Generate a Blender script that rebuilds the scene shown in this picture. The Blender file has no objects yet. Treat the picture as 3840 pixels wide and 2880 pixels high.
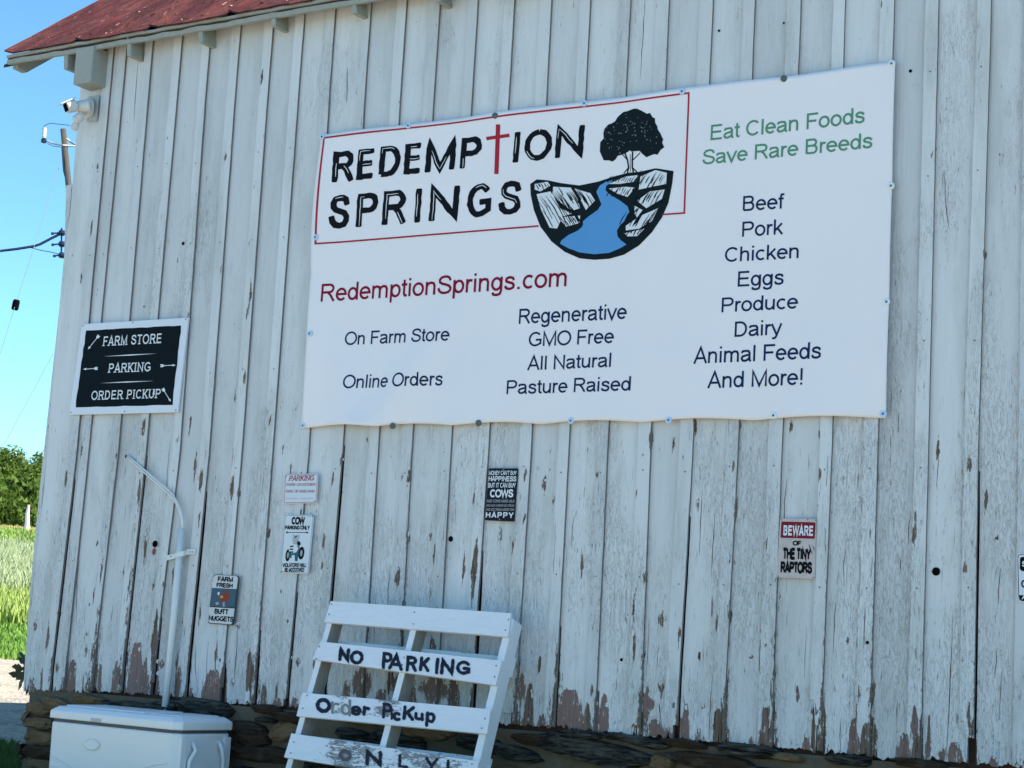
import bpy, math, random
import numpy as np
from mathutils import Vector, noise as mnoise
random.seed(7); np.random.seed(7)
sc = bpy.context.scene
COL = sc.collection
rad = math.radians

# ---------------------------------------------------------------- camera
YAW, PITCH, ROLL, FPX = 0.56727754, 0.14354769, 0.05753618, 6823.80
CAM = Vector((0, -7.0, 1.3))
_F = Vector((-math.sin(YAW)*math.cos(PITCH), math.cos(YAW)*math.cos(PITCH), math.sin(PITCH)))
_R0 = Vector((math.cos(YAW), math.sin(YAW), 0)); _U0 = _R0.cross(_F)
_R = _R0*math.cos(ROLL)+_U0*math.sin(ROLL); _U = -_R0*math.sin(ROLL)+_U0*math.cos(ROLL)
cd = bpy.data.cameras.new('camera'); cam = bpy.data.objects.new('camera', cd); COL.objects.link(cam)
cd.sensor_width = 36; cd.lens = FPX/3840*36; cd.clip_start = .1; cd.clip_end = 3000
from mathutils import Matrix
M4 = Matrix((( _R.x,_U.x,-_F.x,CAM.x),(_R.y,_U.y,-_F.y,CAM.y),(_R.z,_U.z,-_F.z,CAM.z),(0,0,0,1)))
cam.matrix_world = M4
sc.camera = cam

def ray(x, y):
    return _R*((x-1920)/FPX)-_U*((y-1440)/FPX)+_F
def at(x, y, Y=0.0):
    """point of the photograph (3840 x 2880) on the plane y = Y"""
    d = ray(x, y); return CAM+d*((Y-CAM.y)/d.y)
def far(x, y, r):
    d = ray(x, y); return CAM+d*(r/math.hypot(d.x, d.y))

# ---------------------------------------------------------------- light
SUN_EL, SUN_AZ = rad(52), rad(78)
w = bpy.data.worlds.new('World'); sc.world = w; w.use_nodes = True
nt = w.node_tree; bg = nt.nodes['Background']
sky = nt.nodes.new('ShaderNodeTexSky'); sky.sky_type = 'NISHITA'; sky.sun_disc = False
sky.sun_elevation = SUN_EL; sky.sun_rotation = SUN_AZ; sky.altitude = 100; sky.air_density = 0.75; sky.dust_density = 0; sky.ozone_density = 4.5
tint = nt.nodes.new('ShaderNodeMix'); tint.data_type = 'RGBA'; tint.blend_type = 'MULTIPLY'; tint.inputs[0].default_value = 1
tint.inputs[7].default_value = (.72, 1.0, .95, 1)          # the camera's cooler rendering of the clear sky
nt.links.new(sky.outputs[0], tint.inputs[6]); nt.links.new(tint.outputs[2], bg.inputs[0]); bg.inputs[1].default_value = .115
sl = bpy.data.lights.new('sun', 'SUN'); sl.energy = 5.0; sl.angle = rad(.53); sl.color = (1, .955, .88)
so = bpy.data.objects.new('sun', sl); COL.objects.link(so)
sd = Vector((math.sin(SUN_AZ)*math.cos(SUN_EL), math.cos(SUN_AZ)*math.cos(SUN_EL), math.sin(SUN_EL)))
so.rotation_euler = sd.to_track_quat('Z', 'Y').to_euler(); so.location = (20, 10, 30)
sc.view_settings.view_transform = 'Standard'; sc.view_settings.look = 'None'
sc.view_settings.exposure = 1.36; sc.view_settings.gamma = 1
sc.cycles.max_bounces = 6; sc.cycles.diffuse_bounces = 3

# ---------------------------------------------------------------- node helpers
class NT:
    def __init__(s, name):
        s.m = bpy.data.materials.new(name); s.m.use_nodes = True
        s.t = s.m.node_tree; s.b = s.t.nodes['Principled BSDF']; s.co = None
    def n(s, typ, **kw):
        nd = s.t.nodes.new('ShaderNode'+typ)
        for k, v in kw.items(): setattr(nd, k, v)
        return nd
    def L(s, a, b): s.t.links.new(a, b)
    def coord(s, scale, src='Object'):
        if s.co is None: s.co = s.n('TexCoord')
        mp = s.n('Mapping'); mp.inputs['Scale'].default_value = scale if not isinstance(scale, (int, float)) else (scale,)*3
        s.L(s.co.outputs[src], mp.inputs[0]); return mp.outputs[0]
    def noise(s, scale, detail=4, rough=.55, dist=0, src='Object'):
        nd = s.n('TexNoise'); nd.inputs['Scale'].default_value = 1; nd.inputs['Detail'].default_value = detail
        nd.inputs['Roughness'].default_value = rough; nd.inputs['Distortion'].default_value = dist
        s.L(s.coord(scale, src), nd.inputs['Vector']); return nd.outputs['Fac']
    def math(s, op, a, b=0.0, c=None, clamp=False):
        nd = s.n('Math', operation=op); nd.use_clamp = clamp
        for i, v in enumerate((a, b, c)):
            if v is None: continue
            if isinstance(v, (int, float)): nd.inputs[i].default_value = v
            else: s.L(v, nd.inputs[i])
        return nd.outputs[0]
    def step(s, v, a, b):
        nd = s.n('MapRange'); nd.inputs[1].default_value = a; nd.inputs[2].default_value = b
        nd.interpolation_type = 'SMOOTHSTEP'; s.L(v, nd.inputs[0]); return nd.outputs[0]
    def mix(s, f, a, b, mode='MIX'):
        nd = s.n('Mix', data_type='RGBA', blend_type=mode)
        for i, v in ((0, f), (6, a), (7, b)):
            if isinstance(v, (int, float)): nd.inputs[i].default_value = v
            elif isinstance(v, tuple): nd.inputs[i].default_value = (*v, 1)
            else: s.L(v, nd.inputs[i])
        return nd.outputs[2]
    def bump(s, h, strength=.3, dist=.004):
        nd = s.n('Bump'); nd.inputs['Strength'].default_value = strength; nd.inputs['Distance'].default_value = dist
        s.L(h, nd.inputs['Height']); s.L(nd.outputs[0], s.b.inputs['Normal'])
    def base(s, c):
        if isinstance(c, tuple): s.b.inputs['Base Color'].default_value = (*c, 1)
        else: s.L(c, s.b.inputs['Base Color'])
    def rough(s, r, spec=.5):
        if isinstance(r, (int, float)): s.b.inputs['Roughness'].default_value = r
        else: s.L(r, s.b.inputs['Roughness'])
        s.b.inputs['Specular IOR Level'].default_value = spec
def simple(name, c, r=.6, var=.12, scale=20, bump=.0, spec=.4, metal=0.0):
    t = NT(name); f = t.noise(scale, 5)
    t.base(t.mix(f, tuple(x*(1-var) for x in c), tuple(min(1, x*(1+var)) for x in c)))
    t.rough(r, spec); t.b.inputs['Metallic'].default_value = metal
    if bump: t.bump(f, bump, .003)
    return t.m

# ---- painted, peeling siding
def siding_paint(name, paint=(.64, .65, .655), red=1.0):
    t = NT(name)
    at_ = t.n('Attribute'); at_.attribute_name = 'wear'
    sp = t.n('SeparateColor'); t.L(at_.outputs['Color'], sp.inputs[0])
    oi = t.n('ObjectInfo')
    streak = t.noise((62, 62, 8), 7, .68, .4); fine = t.noise((170, 170, 45), 5, .7)
    ragged = t.math('ADD', t.math('MULTIPLY', streak, .7), t.math('MULTIPLY', fine, .45))
    peel = t.step(t.math('ADD', sp.outputs[0], t.math('MULTIPLY', t.math('SUBTRACT', ragged, .575), 3.4)), .47, .51)
    # thin cracks and chips following the grain, gathered in patches
    patch = t.noise((3.2, 3.2, 1.1), 3, .6)
    crk = t.noise((75, 75, 13), 7, .72, 1.1)
    ridge = t.math('ABSOLUTE', t.math('SUBTRACT', crk, .5))
    crack = t.math('MULTIPLY', t.math('SUBTRACT', 1.0, t.step(ridge, .004, .016)), t.step(t.math('ADD', patch, t.math('MULTIPLY', sp.outputs[2], .40)), .53, .68))
    gate = t.math('ADD', patch, t.math('MULTIPLY', sp.outputs[2], .5))
    chip = t.math('MULTIPLY', t.step(t.noise((120, 120, 16), 6, .68, .8), .615, .635), t.step(gate, .50, .66))
    split = t.math('MULTIPLY', t.step(t.noise((120, 120, 5), 5, .62, .5), .63, .655), t.step(t.noise((2.1, 2.1, .9), 3, .6), .40, .60))
    split = t.math('MULTIPLY', split, t.step(sp.outputs[2], .02, .3))
    # paint
    tone = t.math('ADD', .92, t.math('MULTIPLY', oi.outputs['Random'], .17))
    p1 = t.mix(t.noise((9, 9, 1.4), 5, .6), tuple(c*.90 for c in paint), tuple(c*1.07 for c in paint))
    p1 = t.mix(t.math('MULTIPLY', t.step(t.noise((60, 60, 3), 5, .65, .4), .52, .78), .26), p1, (.36, .36, .335))
    p1 = t.mix(t.math('MULTIPLY', t.step(t.noise((5.5, 5.5, 1.0), 5, .68), .46, .68), .42), p1, (.40, .41, .375))
    p1 = t.mix(1.0, p1, t.n('CombineColor').outputs[0], 'MULTIPLY')
    cc = [x for x in t.t.nodes if x.bl_idname == 'ShaderNodeCombineColor'][0]
    for i in range(3): t.L(tone, cc.inputs[i])
    p1 = t.mix(t.math('MULTIPLY', crack, .7), p1, (.20, .19, .175))
    p1 = t.mix(t.math('MULTIPLY', chip, .75), p1, (.20, .175, .16)); p1 = t.mix(t.math('MULTIPLY', split, .85), p1, (.10, .075, .065))
    # what shows where the paint has gone: old red primer or bare grey wood
    grain = t.noise((140, 140, 5), 6, .7, .5)
    redw = t.mix(grain, (.09, .045, .038), (.36, .25, .22))
    bare = t.mix(t.step(grain, .3, .7), (.022, .014, .010), (.24, .175, .125))
    rest = t.step(t.noise((60, 60, 18), 5, .7), .60, .63)
    wood = t.mix(sp.outputs[1], redw, bare)
    wood = t.mix(t.math('MULTIPLY', rest, .85), wood, (.55, .55, .50))
    c = t.mix(peel, p1, wood)
    t.base(c); t.rough(t.math('ADD', .5, t.math('MULTIPLY', peel, .35)), .35)
    h = t.math('SUBTRACT', t.math('ADD', t.math('MULTIPLY', grain, .25), t.math('MULTIPLY', t.math('SUBTRACT', 1.0, peel), 1.0)), t.math('MULTIPLY', t.math('ADD', crack, chip), .5))
    h = t.math('ADD', h, t.math('MULTIPLY', t.noise((30, 30, 5), 5, .6), .5))
    t.bump(h, .55, .0035)
    return t.m
M_PAINT = siding_paint('peeling_white_paint')
def weathered(name, a, b, sc_=(140, 140, 6)):
    t = NT(name); g = t.noise(sc_, 6, .7, .4); t.base(t.mix(g, a, b)); t.rough(.85, .2); t.bump(g, .5, .003); return t.m
M_EDGE = weathered('weathered_shaded_edge', (.12, .10, .092), (.30, .27, .26))  # brown-grey darkened to paint in the crevice shade along batten sides
M_DARKWOOD = weathered('dark_old_wood', (.02, .012, .010), (.11, .065, .048))
M_TRIM = weathered('faded_trim_paint', (.24, .25, .22), (.42, .43, .38), (30, 30, 30))
M_SOFFIT = weathered('soffit_wood', (.10, .10, .095), (.22, .22, .21), (30, 30, 30))

# ---------------------------------------------------------------- mesh helpers
def link(o, parent=None):
    COL.objects.link(o)
    if parent is not None: o.parent = parent
    return o
def mesh(name, vs, fs, mats, parent=None, midx=None, smooth=False, wear=None):
    me = bpy.data.meshes.new(name); me.from_pydata([tuple(v) for v in vs], [], fs)
    for m in (mats if isinstance(mats, (list, tuple)) else [mats]): me.materials.append(m)
    if midx is not None: me.polygons.foreach_set('material_index', midx)
    if smooth: me.polygons.foreach_set('use_smooth', [True]*len(fs))
    if wear is not None:
        a = me.color_attributes.new('wear', 'FLOAT_COLOR', 'POINT'); a.data.foreach_set('color', np.asarray(wear, dtype=np.float32).ravel())
    me.update()
    return link(bpy.data.objects.new(name, me), parent)
def empty(name, loc, label=None, cat=None, group=None, kind=None):
    o = bpy.data.objects.new(name, None); o.empty_display_size = .1; COL.objects.link(o); o.location = loc
    tag(o, label, cat, group, kind); return o
def tag(o, label=None, cat=None, group=None, kind=None):
    if label: o['label'] = label
    if cat: o['category'] = cat
    if group: o['group'] = group
    if kind: o['kind'] = kind
    return o
def adopt(root, kids=None):
    """children are modelled in world coordinates; keep them there"""
    bpy.context.view_layer.update()
    for c in (kids or root.children): c.matrix_parent_inverse = root.matrix_world.inverted()
class MB:
    def __init__(s): s.v = []; s.f = []; s.mi = []
    def add(s, vs, fs, mi=0):
        o = len(s.v); s.v += [tuple(v) for v in vs]; s.f += [tuple(i+o for i in f) for f in fs]; s.mi += [mi]*len(fs); return s
    def box(s, a, b, mi=0, fn=None):
        x0, y0, z0 = a; x1, y1, z1 = b
        vs = [(x0,y0,z0),(x1,y0,z0),(x1,y1,z0),(x0,y1,z0),(x0,y0,z1),(x1,y0,z1),(x1,y1,z1),(x0,y1,z1)]
        if fn: vs = [fn(*v) for v in vs]
        return s.add(vs, [(0,3,2,1),(4,5,6,7),(0,1,5,4),(1,2,6,5),(2,3,7,6),(3,0,4,7)], mi)
    def tube(s, pts, r, n=8, mi=0, caps=True):
        pts = [Vector(p) for p in pts]; rr = r if isinstance(r, (list, tuple)) else [r]*len(pts)
        vs = []; fs = []
        for i, p in enumerate(pts):
            d = (pts[min(i+1, len(pts)-1)]-pts[max(i-1, 0)]).normalized()
            u = d.orthogonal().normalized() if i == 0 else (u-d*u.dot(d)).normalized()
            v = d.cross(u)
            for k in range(n):
                a = 2*math.pi*k/n; vs.append(p+(u*math.cos(a)+v*math.sin(a))*rr[i])
        for i in range(len(pts)-1):
            for k in range(n):
                a = i*n+k; b = i*n+(k+1) % n; fs.append((a, b, b+n, a+n))
        if caps: fs.append(tuple(range(n-1, -1, -1))); fs.append(tuple(range((len(pts)-1)*n, len(pts)*n)))
        return s.add(vs, fs, mi)
    def lathe(s, c, axis, prof, n=16, mi=0):
        c = Vector(c); d = Vector(axis).normalized(); u = d.orthogonal().normalized(); v = d.cross(u); vs = []; fs = []
        for (h, r) in prof:
            for k in range(n):
                a = 2*math.pi*k/n; vs.append(c+d*h+(u*math.cos(a)+v*math.sin(a))*r)
        for i in range(len(prof)-1):
            for k in range(n):
                a = i*n+k; b = i*n+(k+1) % n; fs.append((a, b, b+n, a+n))
        fs.append(tuple(range(n-1, -1, -1))); fs.append(tuple(range((len(prof)-1)*n, len(prof)*n)))
        return s.add(vs, fs, mi)
    def prism(s, poly, n, depth, mi=0, side=None):
        """poly: list of Vectors (front), n: outward normal, depth: thickness behind"""
        k = len(poly); vs = [Vector(p) for p in poly]+[Vector(p)-Vector(n)*depth for p in poly]
        o = len(s.v); s.v += [tuple(v) for v in vs]
        s.f += [tuple(range(o, o+k)), tuple(range(o+2*k-1, o+k-1, -1))]; s.mi += [mi, mi]
        for i in range(k):
            j = (i+1) % k; s.f.append((o+i, o+k+i, o+k+j, o+j)); s.mi.append(mi if side is None else side)
        return s
    def build(s, name, mats, parent=None, smooth=False):
        return mesh(name, s.v, s.f, mats, parent, s.mi, smooth)
def bevel(o, w=.003, seg=2):
    m = o.modifiers.new('bevel', 'BEVEL'); m.width = w; m.segments = seg; m.limit_method = 'ANGLE'; m.angle_limit = rad(35); return o

# ================================================================ TERRAIN
def smooth(a, b, t):
    t = min(1, max(0, (t-a)/(b-a))); return t*t*(3-2*t)
PROF = [(-5,.42),(0,.42),(7,.47),(18,.74),(24,.95),(28,1.25),(40,2.2),(60,4.0),(88,6.0),(130,7.6),(220,9),(900,9)]
def terrain(x, y):
    s = math.hypot(min(0, x+7.4) if x < 0 else 0, max(0, y)) if (x < -7.4 or y > 0) else 0
    s = math.hypot(max(0, -7.4-x), max(0, y))
    z = np.interp(s, [p[0] for p in PROF], [p[1] for p in PROF])
    z -= .72*smooth(.6, 8, -y)*(1-smooth(5, 40, max(0, -7.4-x)))
    return float(z)
def ground_mesh(name, xs, ys, mat, dz=0, label=None, keep=None, jitter=0):
    idx = {}; vs = []; fs = []
    for i, x in enumerate(xs):
        for j, y in enumerate(ys):
            vs.append((x, y, terrain(x, y)+dz+(mnoise.noise(Vector((x*.7, y*.7, 3)))*jitter)))
    n = len(ys)
    for i in range(len(xs)-1):
        for j in range(n-1):
            if keep and not keep((xs[i]+xs[i+1])/2, (ys[j]+ys[j+1])/2): continue
            fs.append((i*n+j, (i+1)*n+j, (i+1)*n+j+1, i*n+j+1))
    o = mesh(name, vs, fs, mat, smooth=True); tag(o, label, kind='structure'); return o
def grow(a, b, s0, k=1.25):
    out = [a]; d = s0
    while out[-1] < b: out.append(out[-1]+d); d *= k
    return out
right = grow(-7, 900, 1.0, 1.22); left = [-14-v for v in grow(-7, 900, .5, 1.12)][::-1]
XS = left+[v for v in right[1:]]
XS = sorted(set(round(v, 3) for v in XS))
YS = sorted(set([round(v, 3) for v in grow(-1, 900, .5, 1.13)]+[round(-v, 3) for v in grow(1, 700, .8, 1.25)]))

t = NT('meadow_grass')
g1 = t.noise(.5, 4); g2 = t.noise(6, 6, .7); g3 = t.noise((25, 25, 25), 4, .7)
c = t.mix(g1, (.07, .125, .022), (.13, .19, .04)); c = t.mix(t.step(g2, .4, .7), c, (.18, .22, .06))
c = t.mix(t.math('MULTIPLY', t.step(t.noise(.16, 3), .52, .62), .5), c, (.24, .21, .10))
c = t.mix(t.math('MULTIPLY', t.step(g3, .35, .6), .5), t.mix(.5, c, (.03, .05, .012)), c)
t.base(c); t.rough(.9, .1); t.bump(g3, .9, .06); M_GRASSG = t.m
t = NT('pale_gravel')
v = t.n('TexVoronoi'); v.inputs['Scale'].default_value = 1; t.L(t.coord(24), v.inputs['Vector'])
c = t.mix(v.outputs['Color'], (.13, .11, .09), (.48, .425, .345)); 
c = t.mix(t.math('MULTIPLY', t.step(t.noise(1.2, 4), .35, .7), .5), c, (.46, .40, .305))
t.base(c); t.rough(.95, .1); t.bump(t.math('SUBTRACT', 1.0, v.outputs['Distance']), 1.0, .03); M_GRAVEL = t.m

ground_mesh('meadow_ground', XS, YS, M_GRASSG, label='green meadow rising behind the gravel yard')
def in_yard(x, y):
    s = math.hypot(max(0, -7.4-x), max(0, y)); wob = 1.6*mnoise.noise(Vector((x*.25, y*.25, 0)))+.8*mnoise.noise(Vector((x*.9, y*.9, 3)))
    if x < -7.4 or y < -1: return (s > 1.9+wob*.25 or y < -1.2) and s < 19.5+wob and y > -60 and y < 30
    return False
GX = sorted(set([round(-40+i*.25, 3) for i in range(133)]+[round(-7+i*1.5, 3) for i in range(20)])); GY = [round(-60+i*1.5, 3) for i in range(38)]+[round(-3+i*.25, 3) for i in range(120)]
ground_mesh('gravel_yard', GX, sorted(set(GY)), M_GRAVEL, dz=.012, label='pale gravel yard beside the barn', keep=in_yard)

# ================================================================ BARN
barn = empty('barn', (-7.4, 0, .4), 'white board and batten barn with peeling paint on a dark stone foundation', 'barn')
ZTOP = 4.53
BOTPX = [(98,2592),(300,2594),(553,2603),(768,2629),(1125,2653),(1600,2694),(2000,2721),(2500,2768),(3000,2810),(3300,2839),(3840,2877)]
_bx = [at(*p).x for p in BOTPX]; _bz = [at(*p).z for p in BOTPX]
def bottom(x): return float(np.interp(x, _bx, _bz))
B = [((408,376),(286,1696),(194,2490)),((456,376),(331,1696),(247,2490)),((553,376),(442,1696),(351,2490)),((662,376),(546,1696),(462,2490)),((768,376),(673,1696),(579,2490)),((879,376),(783,1696),(703,2490)),((1001,376),(905,1696),(838,2500)),((1116,376),(1021,1696),(960,2500)),((1236,316),(1156,1696),(1082,2500)),((1370,316),(1283,1696),(1236,2250)),((1503,316),(1416,1696),(1382,2250)),((1629,316),(1542,1696),(1513,2250)),((1772,316),(1689,1696),(1659,2250)),((1910,316),(1830,1696),(1792,2250)),((2055,226),(1990,1696),(1937,2550)),((2206,136),(2131,1696),(2086,2550)),((2357,136),(2277,1696),(2238,2550)),((2502,136),(2438,1696),(2407,2550)),((2667,136),(2596,1696),(2546,2550)),((2825,136),(2766,1696),(2721,2550)),((2998,136),(2930,1696),(2900,2550)),((3165,136),(3118,1696),(3085,2550)),((3349,136),(3290,1696),(3267,2550)),((3516,136),(3480,1696),(3458,2550)),((3713,136),(3667,1696),(3654,2550))]
PROTR = .014                                   # how far a batten stands out
batt = []
for b in B:
    q = sorted([(at(p[0], p[1], -PROTR).z, at(p[0], p[1], -PROTR).x) for p in b])
    batt.append(q)
xr = batt[-1][0][1]
for i in range(22): xr += .208+random.uniform(-.01, .01); batt.append([(1, xr), (2, xr+.004), (4, xr-.003)])
def bx(i, z):
    q = batt[i]; return float(np.interp(z, [a[0] for a in q], [a[1] for a in q]))
# bare patches, flaked chips and weathered wood seen on the wall: (px, py, half width, half height, strength, bare wood 0..1)
BL = [(133,2341,7,35,.8,.6),(185,2389,9,55,.9,.3),(220,2503,17,32,.8,.2),(270,2515,17,45,.95,.1),(323,2436,7,20,.9,.1),(376,2515,9,45,.9,.3),(440,2515,17,40,.9,.2),
(509,2490,27,85,1.2,0),(547,2510,18,48,1,.2),(585,2411,14,85,1.2,.9),(585,2530,12,70,1,.7),(674,2545,15,50,1,.4),(607,2490,11,16,1,.3),(712,2598,20,22,.8,.2),(160,2540,10,40,.8,.4),(120,2560,14,22,.7,.3),
(814,2452,9,50,1.1,.3),(800,2575,42,66,1.3,.15),(840,2560,14,60,1.1,.9),(873,2560,8,14,.9,0),(941,2517,19,66,1.2,.8),(895,2346,8,9,1,0),(990,2585,12,28,.8,.6),(1118,2482,8,18,.9,0),(1104,2636,18,22,1,0),(1040,2630,18,10,1,0),
(1358,2559,38,56,1.1,.4),(1629,2586,70,50,.95,.1),(1629,2429,14,32,1,.8),(1472,2559,18,40,1,.9),(1540,2600,30,60,.8,.2),(1300,2600,20,50,.9,.6),(1430,2620,30,40,.9,.3),(1700,2590,25,60,.8,.4),
(1954,2585,17,50,1.1,.05),(1983,2644,18,85,1.3,.6),(2021,2492,6,24,1.1,1),(2135,2645,50,62,1.3,0),(2037,2700,20,22,1.1,.1),(2265,2650,17,50,1.2,0),(2429,2640,22,48,1.2,0),(2455,2732,38,34,1.2,.1),(2483,2577,16,38,.6,.9),(2505,2745,19,18,1,.1),(2208,2685,18,48,1.1,.9),(2225,2590,7,30,1,.7),
(2570,2707,15,72,1.25,.05),(2619,2758,11,28,1,.1),(2696,2716,18,60,1.2,1),(2873,2726,19,78,1.3,.55),(2815,2780,10,22,1,.1),(3025,2773,13,22,1,.1),(3057,2669,18,18,1.1,.8),(3051,2742,9,70,1.1,.9),(2635,2650,10,8,.9,.1),
(3203,2761,22,70,1.3,.05),(3213,2690,6,30,1.1,.2),(3248,2764,20,60,1.2,.9),(3393,2800,28,52,1.3,.05),(3434,2716,17,52,1.25,.3),(3443,2800,17,50,1.2,.8),(3483,2745,8,70,1.1,.3),(3583,2811,27,27,1.2,.1),(3532,2815,12,10,1,.3),(3726,2856,20,20,1.1,.1),(3636,2690,8,60,1,.9),
(2043,1815,11,22,1.1,.4),(2484,2325,16,34,.75,.7),(309,1687,7,30,1.1,.9),(545,1606,7,24,1.1,1),(528,1860,9,60,.9,.8),(255,1790,8,30,.9,.7),(760,1800,10,36,1.1,.9),(878,1835,9,50,1,.7),(877,1720,4,34,1,.9),(1975,1770,14,14,1.1,.6),(2245,1775,14,9,1.1,.9),(2740,1770,5,14,1.1,.3),(2755,1755,6,26,.9,.3),(3075,1785,5,16,1.1,1),(3110,1785,6,14,1,.9),(3517,1690,5,38,1.05,.9),
(1540,1790,4,40,1.2,1),(1515,1790,6,12,.9,.3),(1255,1790,8,14,1.1,.9),(2383,2120,6,22,1.1,1),(2390,2220,6,22,1.1,1),(2385,2430,6,40,1.1,1),(2744,2110,8,10,1.1,1),(2622,2460,5,16,1.1,1),(2877,2420,6,14,.9,.9),(1784,2140,12,110,1.05,.9),(1500,2160,7,50,1,.8),(1925,2050,8,22,1,.9),(2025,2490,6,22,1.1,1),(1490,2165,6,14,1.1,.4),
(945,1106,6,50,.8,.9),(925,1420,8,30,.8,.8),(350,860,3,22,1.05,1),(990,290,4,22,1,1),(385,2150,8,26,.8,.8),(355,2230,8,30,.9,.7),(490,2200,7,30,.8,.8),(545,2050,7,60,.9,.7),(1060,1690,6,14,.8,.8),(3560,2180,10,10,.9,.9),(3450,2510,7,8,.9,.4),(2635,1900,6,14,.8,.8),(3640,1740,9,40,1,.6)]
_rc = random.Random(77)
for _ in range(120):
    i_ = _rc.randrange(len(B)); y_ = _rc.uniform(1560, 2700)**1; e_ = B[i_][1][0]+(B[i_][2][0]-B[i_][1][0])*(y_-1696)/(B[i_][2][1]-1696)
    BL.append((e_+_rc.choice((-42, -38, -8, 4, 8, 30, 70, 90))+_rc.uniform(-4, 4), y_, _rc.uniform(2.5, 6), _rc.choice((8, 12, 18, 30, 48))*_rc.uniform(.7, 1.2), _rc.uniform(.8, 1.1), _rc.uniform(.4, 1)))
for _ in range(26):
    i_ = _rc.randrange(len(B)); y_ = _rc.uniform(500, 1500); e_ = B[i_][0][0]+(B[i_][1][0]-B[i_][0][0])*(y_-300)/1396
    if not 1150 < e_ < 3380: BL.append((e_+_rc.choice((-38, -6, 5, 60)), y_, _rc.uniform(3, 5), _rc.uniform(8, 30), _rc.uniform(.75, 1.0), .9))
BLW = []
for (px, py, hw, hh, st, bw) in BL:
    c_ = at(px, py); sx = abs(at(px+hw, py).x-at(px-hw, py).x)/2; sz = abs(at(px, py+hh).z-at(px, py-hh).z)/2
    BLW.append((c_.x, c_.z, max(sx, .008), sz, st, bw))
BLW = np.array(BLW)
def wear_field(X, Z, zb, rnd, amt):
    X = np.asarray(X); Z = np.asarray(Z)
    dx = np.abs(X[:, None]-BLW[None, :, 0])/BLW[None, :, 2]; dz = (Z[:, None]-BLW[None, :, 1])/BLW[None, :, 3]
    d = np.sqrt(dx**2+dz**2)
    foot_ = (BLW[None, :, 1]-BLW[None, :, 3] < zb[:, None]+.07)
    tq = np.clip((dz+1)/2, 0, 1.3); wq = np.sqrt(np.clip(1.12-tq, .02, 1.2))
    df = np.maximum(dx/wq, np.where(dz > .9, 1+(dz-.9)*3, 0))
    d = np.where(foot_, df, dx+np.abs(dz)*.75)
    v = BLW[None, :, 4]*np.clip(1.50-d*.95, 0, 1)
    v = np.where(Z[:, None] > -9, v, 0); k = v.argmax(1); vm = v.max(1)
    h = np.clip(Z-zb, 0, None)
    low = (.26+.26*rnd)*np.exp(-h/.055)+.10*np.exp(-h/.25)*amt-.12
    R = -.12+np.maximum(vm*1.1, low+0*vm)
    jx = np.array([batt[i][0][1] for i in range(len(batt))]); jd = np.abs(X[:, None]-.5*.0-jx[None, :]); ji = jd.argmin(1); jm = jd.min(1)
    jr = np.array([random.Random(i*7+1).random() for i in range(len(batt))])[ji]
    wj = .004+(.006+.030*jr)*np.exp(-h/(.06+.22*jr)); J = (.95-.45*jm/np.maximum(wj, .003))*np.exp(-h/(.25+.5*jr))
    J = np.where(h < .9, J, 0); R = np.maximum(R, J)
    # below the eaves paint is sound; lower down it is cracked
    age = np.clip((2.9-Z)/1.6, 0, 1)*.35+np.where(X > -3.4, .12, 0)
    G = np.where(vm > np.maximum(low, J), BLW[k, 5], np.where(J > low, .95, .15+.5*rnd))
    return np.stack([R, G, age, np.ones_like(R)], 1)
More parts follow.
